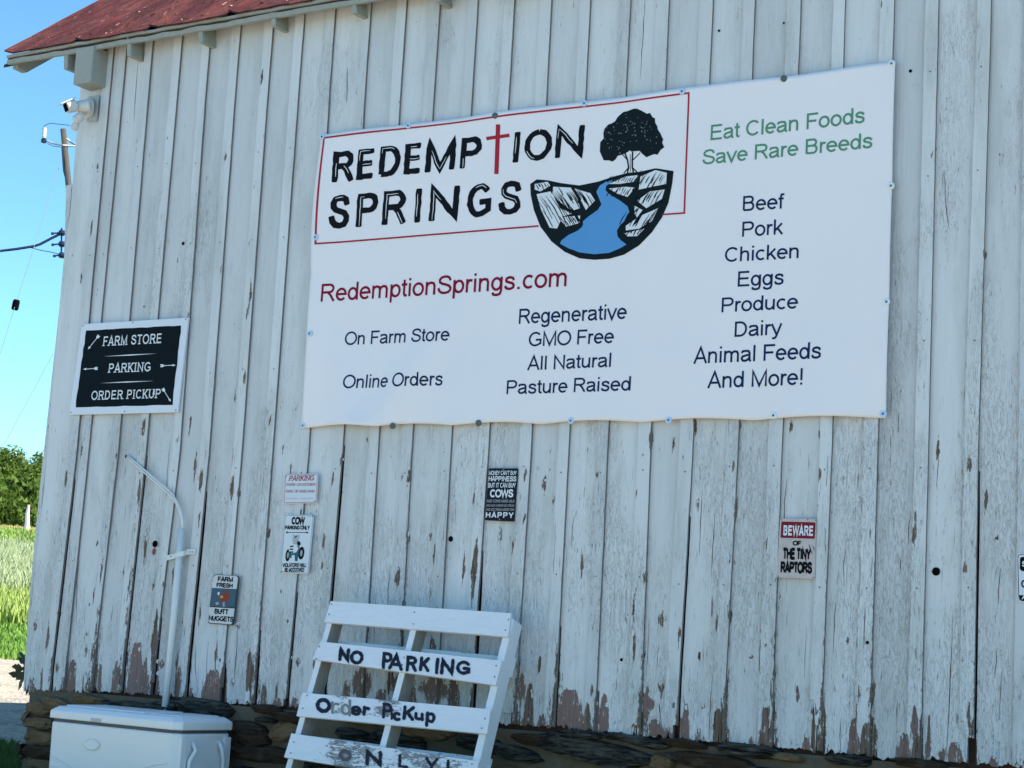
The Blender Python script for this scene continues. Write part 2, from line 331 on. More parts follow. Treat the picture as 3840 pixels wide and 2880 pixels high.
def plank(name, xl, xr_, zt, zbot, y0, th, parent, nx, dz=.02, mats=None, amt=1.0, ragged=.012, warp=0.0, chunk=None, seam_shade=False):
    """board with its own left / right edge curves, ragged foot and wear attribute"""
    rnd = random.random(); seed = random.uniform(0, 99)
    zs = []; z = 0
    zb0 = zbot((xl(1)+xr_(1))/2)
    n_low = int(.55/dz*1.6); n_up = max(8, int((zt-zb0-.55)/(dz*2.0)))
    tt = [i/n_low*.55 for i in range(n_low)]+[.55+(zt-zb0-.55)*i/n_up for i in range(n_up+1)]
    vs = []; H = zt-zb0
    foot = []
    for i in range(nx+1):
        u = i/nx; x = xl(zb0)+(xr_(zb0)-xl(zb0))*u
        f = zbot(x)+ragged*(mnoise.noise(Vector((x*28, seed, 0)))*1.1+mnoise.noise(Vector((x*90, seed, 5)))*.9)+.05*max(0, mnoise.noise(Vector((x*60, seed, 9)))-.15)
        if chunk: f += chunk(u)
        foot.append(f)
    for t_ in tt:
        for i in range(nx+1):
            u = i/nx; s = t_/H; zz = foot[i]+(zt-foot[i])*s
            a = xl(zz); b = xr_(zz); e = 0
            if i in (0, nx): e = .0012*mnoise.noise(Vector((zz*9, seed, i)))
            wv = warp*mnoise.noise(Vector((a*3, zz*.8, seed)))+.0012*mnoise.noise(Vector(((a+u)*20, zz*3, seed)))
            vs.append((a+(b-a)*u+e, y0+wv, zz))
    nr = len(tt); n1 = nx+1; fs = []; mi = []
    for j in range(nr-1):
        for i in range(nx): fs.append((j*n1+i, j*n1+i+1, (j+1)*n1+i+1, (j+1)*n1+i)); mi.append(0)
    base = len(vs); V = np.array(vs)
    # returns: left column, right column, foot row pushed back
    L_ = [j*n1 for j in range(nr)]; R_ = [j*n1+nx for j in range(nr)]; F_ = list(range(n1))
    if seam_shade:  # flat grey strip paints the thin shadow along the batten's left edge
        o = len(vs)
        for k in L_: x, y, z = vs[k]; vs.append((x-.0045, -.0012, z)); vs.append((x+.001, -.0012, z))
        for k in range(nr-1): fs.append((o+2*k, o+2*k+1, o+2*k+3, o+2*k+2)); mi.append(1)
    def strip(ids, flip):
        o = len(vs)
        for k in ids: x, y, z = vs[k]; vs.append((x, y0+th, z))
        for k in range(len(ids)-1):
            q = (ids[k], ids[k+1], o+k+1, o+k); fs.append(q if not flip else q[::-1]); mi.append(1)
    strip(L_, True); strip(R_, False); strip(F_, False)
    V = np.array(vs); w_ = wear_field(V[:, 0], V[:, 2], np.array([bottom(a) for a in V[:, 0]]), rnd, amt)
    return mesh(name, vs, fs, mats or [M_PAINT, M_EDGE], parent, mi, wear=w_)
# joints between boards: how wide each stands open below a given height (seen beside the battens)
GAP = {0:(1700,.005),3:(1600,.004),4:(2250,.008),5:(1780,.009),6:(2440,.013),7:(2300,.009),8:(2100,.004),9:(1600,.008),13:(2000,.010),15:(2200,.003),18:(1800,.004),24:(1640,.005)}
W_B = .058
def gap_at(i, z):
    if i not in GAP: return .0025
    zt = at(B[i][1][0], GAP[i][0]).z; return .0025+GAP[i][1]*smooth(-.02, .35, zt-z)
cornerpx = [(300,400),(281,579),(262,780),(250,960),(206,1400),(160,1849),(125,2200),(98,2475),(98,2592)]
cz = sorted([(at(*p).z, -7.44+.006*((i*7) % 3-1)) for i, p in enumerate(cornerpx)])
def corner_x(z): return float(np.interp(z, [c_[0] for c_ in cz], [c_[1] for c_ in cz]))
nb = len(batt)
for i in range(nb):
    near = i <= 25
    xl = corner_x if i == 0 else (lambda z, i=i: bx(i-1, z)+(gap_at(i-1, z) if gap_at(i-1, z) > .004 else -.02))
    xr_ = lambda z, i=i: bx(i, z)-.026
    dark_foot = None
    plank('siding_board', xl, xr_, ZTOP, bottom, 0.0, .02, barn, 26 if near else 4, .016 if near else .25, warp=.0015)
CUT = {5:.0,2:.0,6:.14,9:.05,17:.03,18:.1,4:.10,14:.04,22:.0,24:.13,21:.20,8:.03,12:.06}
for i in range(nb):
    near = i <= 25
    wl = W_B+random.uniform(-.006, .006)
    cut = CUT.get(i, 0.0)
    bz = lambda x, c_=cut: bottom(x)+.004+c_
    lean = random.uniform(.2, 1)*.5
    chunk = (lambda u, c_=cut, l=lean: -c_*.5*(u > l)) if cut > .04 else None
    if i == 24:
        bz = lambda x: bottom(x)+.16
    plank('batten', (lambda z, i=i, wl=wl: bx(i, z)-wl), (lambda z, i=i: bx(i, z)), ZTOP-.01, bz, -PROTR, PROTR-.001, barn, 6 if near else 2, .02 if near else .3, ragged=.006, warp=.001, amt=1.0, chunk=chunk, seam_shade=near)
# narrow nailing strip behind the open joints and the dark inner face
mesh('inner_sheathing', [(-7.43,.034,.93),(2.4,.034,.93),(2.4,.034,ZTOP),(-7.43,.034,ZTOP)], [(0,1,2,3)], M_DARKWOOD, barn)
# side trim on the corner, sprung outwards lower down
tp = [(246,694),(240,960),(223,1178),(200,1340),(145,1849),(112,2200),(92,2475),(98,2592)]
vs = []; fs = []
for k, p in enumerate(tp):
    a = at(*p); a.x = min(a.x, -7.452)
    for q in ((a.x, .004, a.z), (-7.4425, .004, a.z), (-7.4425, .12, a.z), (a.x, .12, a.z)): vs.append(q)
for k in range(len(tp)-1):
    for m in range(4): fs.append((4*k+m, 4*k+4+m, 4*k+4+(m+1) % 4, 4*k+(m+1) % 4))
fs.append((0,1,2,3))
mesh('corner_board', vs, fs, M_PAINT, barn, wear=[(.1,.3,.2,1)]*len(vs))
# gable (left) wall and the rest of the shell
RIDGE_Y, SL = 5.2, math.tan(rad(38))
ZE = 4.53
def gable(x, name):
    m = MB(); n = 24; D = 2*RIDGE_Y
    for k in range(n):
        y0, y1 = .022+(D-.044)*k/n, .022+(D-.044)*(k+1)/n-.006
        z = lambda y: ZE-.03+SL*min(y, D-y)
        m.add([(x,y0,.9),(x,y1,.9),(x,y1,z(y1)),(x,y0,z(y0))], [(0,1,2,3) if x > 0 else (3,2,1,0)])
    return m.build(name, M_PAINT, barn)
gable(-7.43, 'gable_wall')
m = MB(); m.box((-7.42, 2*RIDGE_Y-.02, .3), (2.4, 2*RIDGE_Y, ZE)); m.box((2.4, .02, .3), (2.42, 2*RIDGE_Y, ZE)); m.build('rear_wall', M_PAINT, barn)
m = MB(); m.add([(2.41,.02,ZE),(2.41,2*RIDGE_Y,ZE),(2.41,RIDGE_Y,ZE+SL*RIDGE_Y-.1)], [(0,1,2)]); m.build('gable_peak', M_PAINT, barn)

# ---- stone foundation
t = NT('dark_slate'); oi = t.n('ObjectInfo')
lay = t.noise((7, 7, 60), 6, .7, 1.2); fn = t.noise(50, 5, .6)
c = t.mix(t.step(lay, .36, .66), (.005, .005, .005), (.13, .12, .10)); c = t.mix(t.step(oi.outputs['Random'], .62, .68), c, t.mix(lay, (.02, .012, .008), (.12, .075, .045)))
c = t.mix(t.math('MULTIPLY', t.step(t.noise(9, 4), .55, .7), .45), c, (.14, .12, .09))
t.base(c); t.rough(.85, .15); t.bump(t.math('ADD', lay, t.math('MULTIPLY', fn, .4)), 1.0, .03); M_SLATE = t.m
t = NT('warm_sandstone'); lay = t.noise((10, 10, 40), 6, .65, .8)
t.base(t.mix(lay, (.06, .035, .02), (.26, .17, .09))); t.rough(.85, .2); t.bump(lay, .8, .01); M_SAND = t.m
t = NT('old_lime_mortar'); g = t.noise(14, 7, .7); g2 = t.noise(3, 3)
t.base(t.mix(g2, t.mix(g, (.065, .05, .034), (.16, .125, .085)), t.mix(g, (.08, .068, .052), (.20, .175, .14)))); t.rough(.95, .1); t.bump(g, .8, .012); M_MORTAR = t.m
found = mesh('foundation', *(lambda: (
    [(x, .004+.012*mnoise.noise(Vector((x*4, 0, z*7))), z) for x in [-7.40+i*.05 for i in range(198)] for z in [.1+.06*k for k in range(15)]],
    [(i*15+k, (i+1)*15+k, (i+1)*15+k+1, i*15+k+1) for i in range(197) for k in range(14)]))(), M_MORTAR, barn, smooth=True)
mesh('foundation_side', [(-7.40,.02,.1),(-7.40,10.3,.1),(-7.40,10.3,.93),(-7.40,.02,.93)], [(3,2,1,0)], M_MORTAR, barn)
def stone(cx_, cz_, w_, h_, tilt, mat, ydep=.045, front=0.0, side=False):
    n = 16; vs = []; sd_ = random.uniform(0, 100); ring = []
    skew = random.uniform(-.9, .9)*h_*.5
    for k in range(n):
        a = 2*math.pi*(k+random.uniform(-.3, .3))/n; ca, sa = math.cos(a), math.sin(a)
        e = 4.5; r_ = (abs(ca)**e+abs(sa)**e)**(-1/e)*random.uniform(.86, 1.04)
        x = ca*r_*w_/2; z = sa*r_*h_/2; x += skew*(z/h_*2); z *= 1-.35*max(0, abs(x)/(w_/2)-.45)*random.uniform(.3, 1.6)
        ct, st = math.cos(tilt), math.sin(tilt); ring.append((x*ct-z*st, x*st+z*ct))
    def P(x, z, y): return (cx_+x, y, cz_+z) if not side else (-7.405+y, cx_+x, cz_+z)
    for (sx, yy) in ((1, .03), (1, front-ydep*.25), (.93, front-ydep*.75), (.62, front-ydep)):
        for (x, z) in ring: vs.append(P(x*sx, z*sx, yy+(random.uniform(-.009, .009) if sx < 1 else .004*random.uniform(-1, 1))))
    for k in (-.28, .0, .30): vs.append(P(k*w_*math.cos(tilt), k*w_*math.sin(tilt), front-ydep+random.uniform(-.008, .006)))
    fs = []
    for r in range(3):
        for k in range(n): fs.append((r*n+k, r*n+(k+1) % n, (r+1)*n+(k+1) % n, (r+1)*n+k))
    o = 3*n; A, B_, C_ = 4*n+2, 4*n+1, 4*n       # right, middle, left
    for k in range(n):
        xm = (ring[k][0]+ring[(k+1) % n][0])/2
        fs.append((o+k, o+(k+1) % n, A if xm > w_*.12 else (C_ if xm < -w_*.12 else B_)))
    for k in range(n):
        x0_ = ring[(k-1) % n][0]; x1_ = ring[k][0]; x2_ = ring[(k+1) % n][0]
        m1 = (x0_+x1_)/2; m2 = (x1_+x2_)/2
        q1 = A if m1 > w_*.12 else (C_ if m1 < -w_*.12 else B_); q2 = A if m2 > w_*.12 else (C_ if m2 < -w_*.12 else B_)
        if q1 != q2: fs.append((o+k, q2, q1))
    return mesh('stone', vs, fs, mat, found, smooth=False)
SPX = [ # stones of the photograph: px, py, half width, half height, tilt (deg), warm?
 (2215,2815,190,36,-11,0),(1930,2825,75,22,-6,0),(1990,2775,60,16,-4,0),(2440,2790,60,14,-6,0),(2350,2745,90,12,-6,0),(2560,2775,70,13,-5,0),(2800,2815,100,20,-6,0),(2525,2835,28,10,-3,0),(2950,2840,50,13,-5,1),(2660,2858,130,24,-4,0),(2180,2750,70,12,-3,0),(2480,2860,36,26,0,1),(3180,2850,70,18,-4,0),(3450,2862,90,13,-4,0),
 (760,2648,95,24,-4,0),(1000,2660,45,14,2,0),(1085,2690,60,14,-3,0),(995,2700,32,9,0,0),(935,2748,62,33,-6,0),(1070,2745,50,30,-6,1),(990,2830,110,24,3,0),(870,2800,30,14,0,0),(1180,2860,60,20,0,0),
 (150,2655,40,19,0,1),(215,2645,45,20,-8,1),(330,2622,50,12,-4,1),(400,2650,40,14,-4,0),(500,2655,70,18,-6,0),(600,2650,50,14,0,0),(150,2712,50,17,0,1),(165,2765,60,19,0,1),(150,2820,52,19,0,0),(190,2872,78,18,0,1),(255,2710,46,16,0,0),
 (1330,2760,60,20,-8,0),(1480,2780,90,30,-8,0),(1350,2700,60,16,-4,1),(1600,2745,80,22,-5,1),(1700,2700,70,14,-6,0),(1790,2790,70,24,-8,0),(1560,2700,60,14,-4,0),(1450,2850,90,22,-4,1),(1650,2850,80,20,-4,0)]
taken = []
for (px, py, hw, hh, tl, wm) in SPX:
    c_ = at(px, py, -.02); a = at(px-hw, py, -.02); b_ = at(px+hw, py, -.02); d_ = at(px, py+hh, -.02)
    w_ = abs(b_.x-a.x); h_ = abs(c_.z-d_.z)*2
    cz_ = min(c_.z, bottom(c_.x)-.005-h_/2*.8)
    taken.append((c_.x, cz_, w_, h_))
    stone(c_.x, cz_, w_*1.22, h_*1.38, rad(tl*.6), M_SAND if wm else M_SLATE)
z = .12
row = 0
while z < .97:
    h_ = random.uniform(.075, .12); x = -7.38+random.uniform(0, .1)
    while x < 2.3:
        w_ = random.uniform(.14, .46); cx_ = x+w_/2; cz_ = z+h_/2
        zl = bottom(cx_)-h_/2-.01
        hit = any(abs(cx_-q[0]) < (w_+q[2])*.40 and abs(cz_-q[1]) < (h_+q[3])*.42 for q in taken)
        if cz_ < zl+.02 and not hit and cx_-w_/2 > -7.41: stone(cx_, min(cz_, zl), w_, h_*.92, rad(random.uniform(-5, 4)), M_SAND if random.random() < .13 else M_SLATE, ydep=random.uniform(.02, .045))
        x += w_+random.uniform(.004, .03)
    z += h_+random.uniform(.004, .016)
for k in range(4):       # quoins turning the corner
    stone(.17, .2+.175*k+.02, .36, .19, 0, M_SAND if k % 2 else M_SLATE, side=True, ydep=.010, front=.002)

# ---- roof
OH = .11; RX0 = -7.95; RX1 = 2.8
t = NT('rusted_red_metal')
r1 = t.noise((5, 1.6, 1.6), 6, .65, .5); r2 = t.noise((40, 14, 14), 6, .7, .8); r3 = t.noise((18, 7, 7), 5, .6)
c = t.mix(t.step(r1, .35, .65), (.055, .010, .011), (.135, .034, .030)); c = t.mix(t.math('MULTIPLY', t.step(r3, .46, .7), .8), c, (.03, .009, .010))
c = t.mix(t.math('MULTIPLY', t.step(t.noise((13, 3.5, 3.5), 6, .72, 1.0), .52, .60), .75), c, (.045, .022, .018)); c = t.mix(t.step(r2, .62, .66), c, (.16, .055, .03)); c = t.mix(t.step(t.noise((50, 16, 16), 5, .65), .665, .69), c, (.36, .27, .23))
t.base(c); t.rough(.8, .15); t.bump(t.math('ADD', r2, r3), .9, .014); M_ROOF = t.m
roof = mesh('roof', [(RX0+.02,-OH+.02,ZE-OH*SL-.005),(RX1,-OH+.02,ZE-OH*SL-.005),(RX1,RIDGE_Y,ZE+RIDGE_Y*SL-.02),(RX0+.02,RIDGE_Y,ZE+RIDGE_Y*SL-.02),(RX0+.02,2*RIDGE_Y+.3,ZE-.3*SL),(RX1,2*RIDGE_Y+.3,ZE-.3*SL)], [(3,2,1,0),(4,5,2,3)], M_SOFFIT, barn)
def zs_(y): return ZE+y*SL
m = MB()
x = RX0
while x < RX1:           # front slope sheets, each with a folded seam
    x1 = min(x+.56, RX1); vs = []; ny = 40; nxx = 8
    for j in range(ny+1):
        s = (j/ny)**1.6; y = -OH-.02+(RIDGE_Y+OH+.02)*s
        for i in range(nxx+1):
            u = i/nxx; xx = x+(x1-x)*u
            hgt = .062+(.022 if i in (0,) else 0)+.006*mnoise.noise(Vector((xx*5, y*3, 1)))
            yy = y-(.012*mnoise.noise(Vector((xx*22, 0, 4)))+.008*mnoise.noise(Vector((xx*70, 0, 4))) if j == 0 else 0)
            vs.append((xx, yy, zs_(yy)+hgt))
    fs = [(j*(nxx+1)+i, j*(nxx+1)+i+1, (j+1)*(nxx+1)+i+1, (j+1)*(nxx+1)+i) for j in range(ny) for i in range(nxx)]
    o = len(vs)
    for i in range(nxx+1): q = vs[i]; vs.append((q[0], q[1], q[2]-.009))
    fs += [(o+i, o+i+1, i+1, i) for i in range(nxx)]
    mesh('roof_sheet', vs, fs, M_ROOF, roof)
    x = x1
mesh('roof_sheet', [(RX0,RIDGE_Y,zs_(RIDGE_Y)+.065),(RX1,RIDGE_Y,zs_(RIDGE_Y)+.065),(RX1,2*RIDGE_Y+.32,ZE-.3*SL+.03),(RX0,2*RIDGE_Y+.32,ZE-.3*SL+.03)], [(0,1,2,3)], M_ROOF, roof)
M_FLAKE = simple('loose_paint_flake', (.40, .20, .15), .4, .3, 30, spec=.6)
m = MB()
for k in range(230):     # curled flakes of paint along the foot of the roof
    y = -OH+abs(random.gauss(0, .22)); x = random.uniform(-7.5, -3.6)
    s = random.uniform(.004, .013); c_ = Vector((x, y, zs_(y)+.067+random.uniform(0, .006)))
    a = random.uniform(0, 6.28); u = Vector((math.cos(a), math.sin(a)*.8, math.sin(a)*.6+random.uniform(-.5, .5)))*s; v_ = Vector((-math.sin(a), math.cos(a)*.8, random.uniform(.1, .9)))*s*.6
    m.add([c_-u-v_, c_+u-v_, c_+u+v_*.6, c_-u+v_], [(0,1,2,3)])
tag(m.build('paint_flake', M_FLAKE, roof), kind='stuff')
# eaves boards
def eboard(name, y0, y1, z0, z1, mat, rag=0.0, x0=RX0+.015):
    vs = []; fs = []; n = 170
    for i in range(n+1):
        x = x0+(RX1-x0)*i/n; e = rag*mnoise.noise(Vector((x*9, z0*40, 1)))
        for q in ((y0, z0+e*.5), (y0, z1+e), (y1, z1+e), (y1, z0+e*.5)): vs.append((x, q[0]+.002*mnoise.noise(Vector((x*3, 2, 1))), q[1]))
    for i in range(n):
        for k in range(4): fs.append((4*i+k, 4*i+4+k, 4*i+4+(k+1) % 4, 4*i+(k+1) % 4))
    fs += [(3,2,1,0), (4*n,4*n+1,4*n+2,4*n+3)]
    return mesh(name, vs, fs, mat, barn)
zb = ZE-OH*SL
eboard('fascia_board', -OH-.006, -OH+.014, zb-.012, zb+.013, M_TRIM, .009)
eboard('drip_board', -OH-.012, -OH+.016, zb+.026, zb+.042, M_TRIM, .009)
eboard('eaves_batten', -OH+.002, -OH+.03, zb+.005, zb+.038, M_DARKWOOD, .002)
# barge rafter on the left rake (its inner face shows) and rafter tails
def slope_board(name, x0, x1, d, mat, ya, yb, par=barn):
    m = MB(); zt = lambda y: zs_(y)-.006
    for (xa, xb) in ((x0, x1),):
        p = [(ya, zt(ya)), (ya, zt(ya)-d*.55), (ya+.07, zt(ya+.07)-d*1.25), (yb, zt(yb)-d*1.25), (yb, zt(yb))]
        vs = [(xa, q[0], q[1]) for q in p]+[(xb, q[0], q[1]) for q in p]; n = len(p)
        m.add(vs, [tuple(range(n)), tuple(range(2*n-1, n-1, -1))]+[(i, n+i, n+(i+1) % n, (i+1) % n) for i in range(n)])
    return m.build(name, mat, par)
slope_board('barge_board', RX0+.03, RX0+.07, .085, M_TRIM, -OH+.03, RIDGE_Y)
slope_board('barge_board', RX0-.002, RX0+.016, .03, M_DARKWOOD, -OH-.01, RIDGE_Y)
for (px, py) in ((246,252),(483,203),(752,152),(1025,92),(1328,42),(1640,-2),(1960,-40),(2290,-80)):
    c_ = at(px, py, -.105); m = MB(); zt = zb+.02
    z0 = min(c_.z, zb-.02)-.012
    zm = (z0+zt)/2; m.box((c_.x-.015, -.108, z0), (c_.x+.015, -.001, zt+.03), fn=lambda x, y, z: (x-(.012 if z > zm else -.004), y, z))
    bevel(m.build('rafter_tail', M_TRIM, barn), .003)
x = at(2290, -80, -.105).x
while x < RX1-.7:
    x += .6; m = MB(); m.box((x-.021, -.108, zb-.05), (x+.021, -.001, zb+.05)); m.build('rafter_tail', M_TRIM, barn)
# boxed plate end on the corner
a = at(272, 318, -.13); b_ = at(333, 304, -.13); tp_ = at(300, 232, -.13)
m = MB(); m.box((a.x, -.13, a.z), (b_.x+.012, -.001, tp_.z+.085)); bevel(m.build('boxed_beam_end', simple('box_paint', (.33, .34, .31), .6, .1, 30, .3), barn), .008)
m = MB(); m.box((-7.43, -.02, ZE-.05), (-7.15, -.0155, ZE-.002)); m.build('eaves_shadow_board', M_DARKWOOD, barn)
# knot and bolt holes
M_BLACK = simple('dark_hole', (.006, .006, .006), .9, 0, 1, spec=.0)
def disc(name, p, r, mat, parent, n=16, y=None, sz=1.0):
    m = MB(); m.add([(p.x+r*math.cos(2*math.pi*k/n), p.y if y is None else y, p.z+r*sz*math.sin(2*math.pi*k/n)) for k in range(n)], [tuple(range(n))[::-1]])
    return m.build(name, mat, parent)
for (px, py, r) in ((686,913,8),(581,2040,15),(1690,2021,11),(3510,2143,14),(2330,2474,6),(3257,2410,6),(3414,266,6),(540,1150,4),(2696,115,5),(2939,86,4)):
    r_ = r*.0014*.85; c_ = at(px, py, -.0035)
    disc('bolt_hole', c_, r_, M_BLACK, barn, y=-.0035 if px not in (3257,) else -PROTR-.003)
M_RED = simple('reddish_stain', (.25, .09, .06), .9, .4, 60)
disc('rust_stain', at(577, 2068, -.003), .012, M_RED, barn, y=-.003, sz=1.5)
m = MB(); rs = random.Random(3)   # nail heads in rows
for zrow in (1.62, 2.10, 2.62, 3.3, 3.75):
    for i in range(27):
        xx = bx(i, zrow)-.03+rs.uniform(-.004, .004); zz = zrow+rs.uniform(-.015, .015)
        m.lathe((xx, -PROTR-.0015, zz), (0, -1, 0), [(0, .0035), (.0012, .003)], 6)
tag(m.build('nail_head', simple('nail_iron', (.10, .085, .075), .7, .3, 90), barn), kind='stuff')
CR = [[(3573,2313),(3566,2480),(3560,2640),(3549,2851)],[(3611,2331),(3615,2480),(3613,2560),(3617,2668)],[(2386,2490),(2380,2600),(2378,2745)],[(3154,2690),(3150,2760),(3152,2821)],[(2466,2544),(2472,2640),(2484,2756)],[(519,218),(512,300),(501,458)],[(1303,253),(1300,384)],[(2419,0),(2412,120),(2400,298)],[(1003,110),(994,230),(987,322)],[(545,1590),(547,1640),(540,1700)],[(2575,1785),(2572,1900),(2563,2060)],[(3646,1640),(3640,1720),(3634,1800)],[(1536,1745),(1530,1850),(1505,2060),(1490,2170)],[(735,2420),(732,2500),(738,2560)],[(3464,600),(3470,760),(3462,900)],[(3540,640),(3548,780),(3560,860)]]
rc = random.Random(5)
for _ in range(38):
    x = rc.uniform(180, 3800); y = rc.uniform(1650, 2550); 
    if 1100 < x < 3350 and y < 1620: continue
    L_ = rc.uniform(50, 260); CR.append([(x, y), (x-L_*.03+rc.uniform(-4, 4), y+L_*.4), (x-L_*.06+rc.uniform(-4, 4), y+L_)])
m = MB()
for c_ in CR:
    P = [at(px, py, -.0006) for px, py in c_]; pts = []
    for a, b in zip(P[:-1], P[1:]):
        n = max(2, int((b-a).length/.03))
        for i in range(n): q_ = a.lerp(b, i/n); q_.x += rc.uniform(-.0012, .0012); pts.append(q_)
    pts.append(P[-1]); n = len(pts); wmax = rc.uniform(.0009, .0017) if len(c_) == 3 and c_[0][0] not in (2386, 2466) else rc.uniform(.0016, .0026); vs = []
    for i, q_ in enumerate(pts): h_ = wmax*math.sin(math.pi*(i+.3)/(n+.0))*rc.uniform(.6, 1.2)+.0002; vs += [(q_.x-h_, q_.y, q_.z), (q_.x+h_, q_.y, q_.z)]
    m.add(vs, [(2*i, 2*i+1, 2*i+3, 2*i+2) for i in range(n-1)])
tag(m.build('wood_split', M_DARKWOOD, barn), kind='stuff')
M_CURL = simple('curled_paint', (.66, .68, .68), .5, .08, 40)
m = MB()
for k in range(len(BLW)):
    bx_, bz_, sx, sz, st_, bw = BLW[k]
    if bz_ > 2.6: continue
    for _ in range(rc.randint(1, 4) if sx > .012 else rc.randint(0, 1)):
        a = rc.uniform(.1, 3.04); p = Vector((bx_+sx*.85*math.cos(a), -.002, bz_+sz*.8*math.sin(a)))
        l = rc.uniform(.005, .014); wd = rc.uniform(.003, .009); out_ = rc.uniform(.004, .010); sg = 1 if math.cos(a) > 0 else -1
        # hinged on the paint edge, lifting towards the bare patch
        m.add([(p.x, -.0012, p.z-l), (p.x, -.0012, p.z+l), (p.x-sg*wd*.6, -.0012-out_*.7, p.z+l*.8), (p.x-sg*wd*.6, -.0012-out_*.7, p.z-l*.7), (p.x-sg*wd*.9, -.0012-out_, p.z+l*.4), (p.x-sg*wd*.9, -.0012-out_, p.z-l*.5)], [(0, 3, 2, 1), (3, 5, 4, 2)])
tag(m.build('paint_curl', M_CURL, barn), kind='stuff')
adopt(barn)

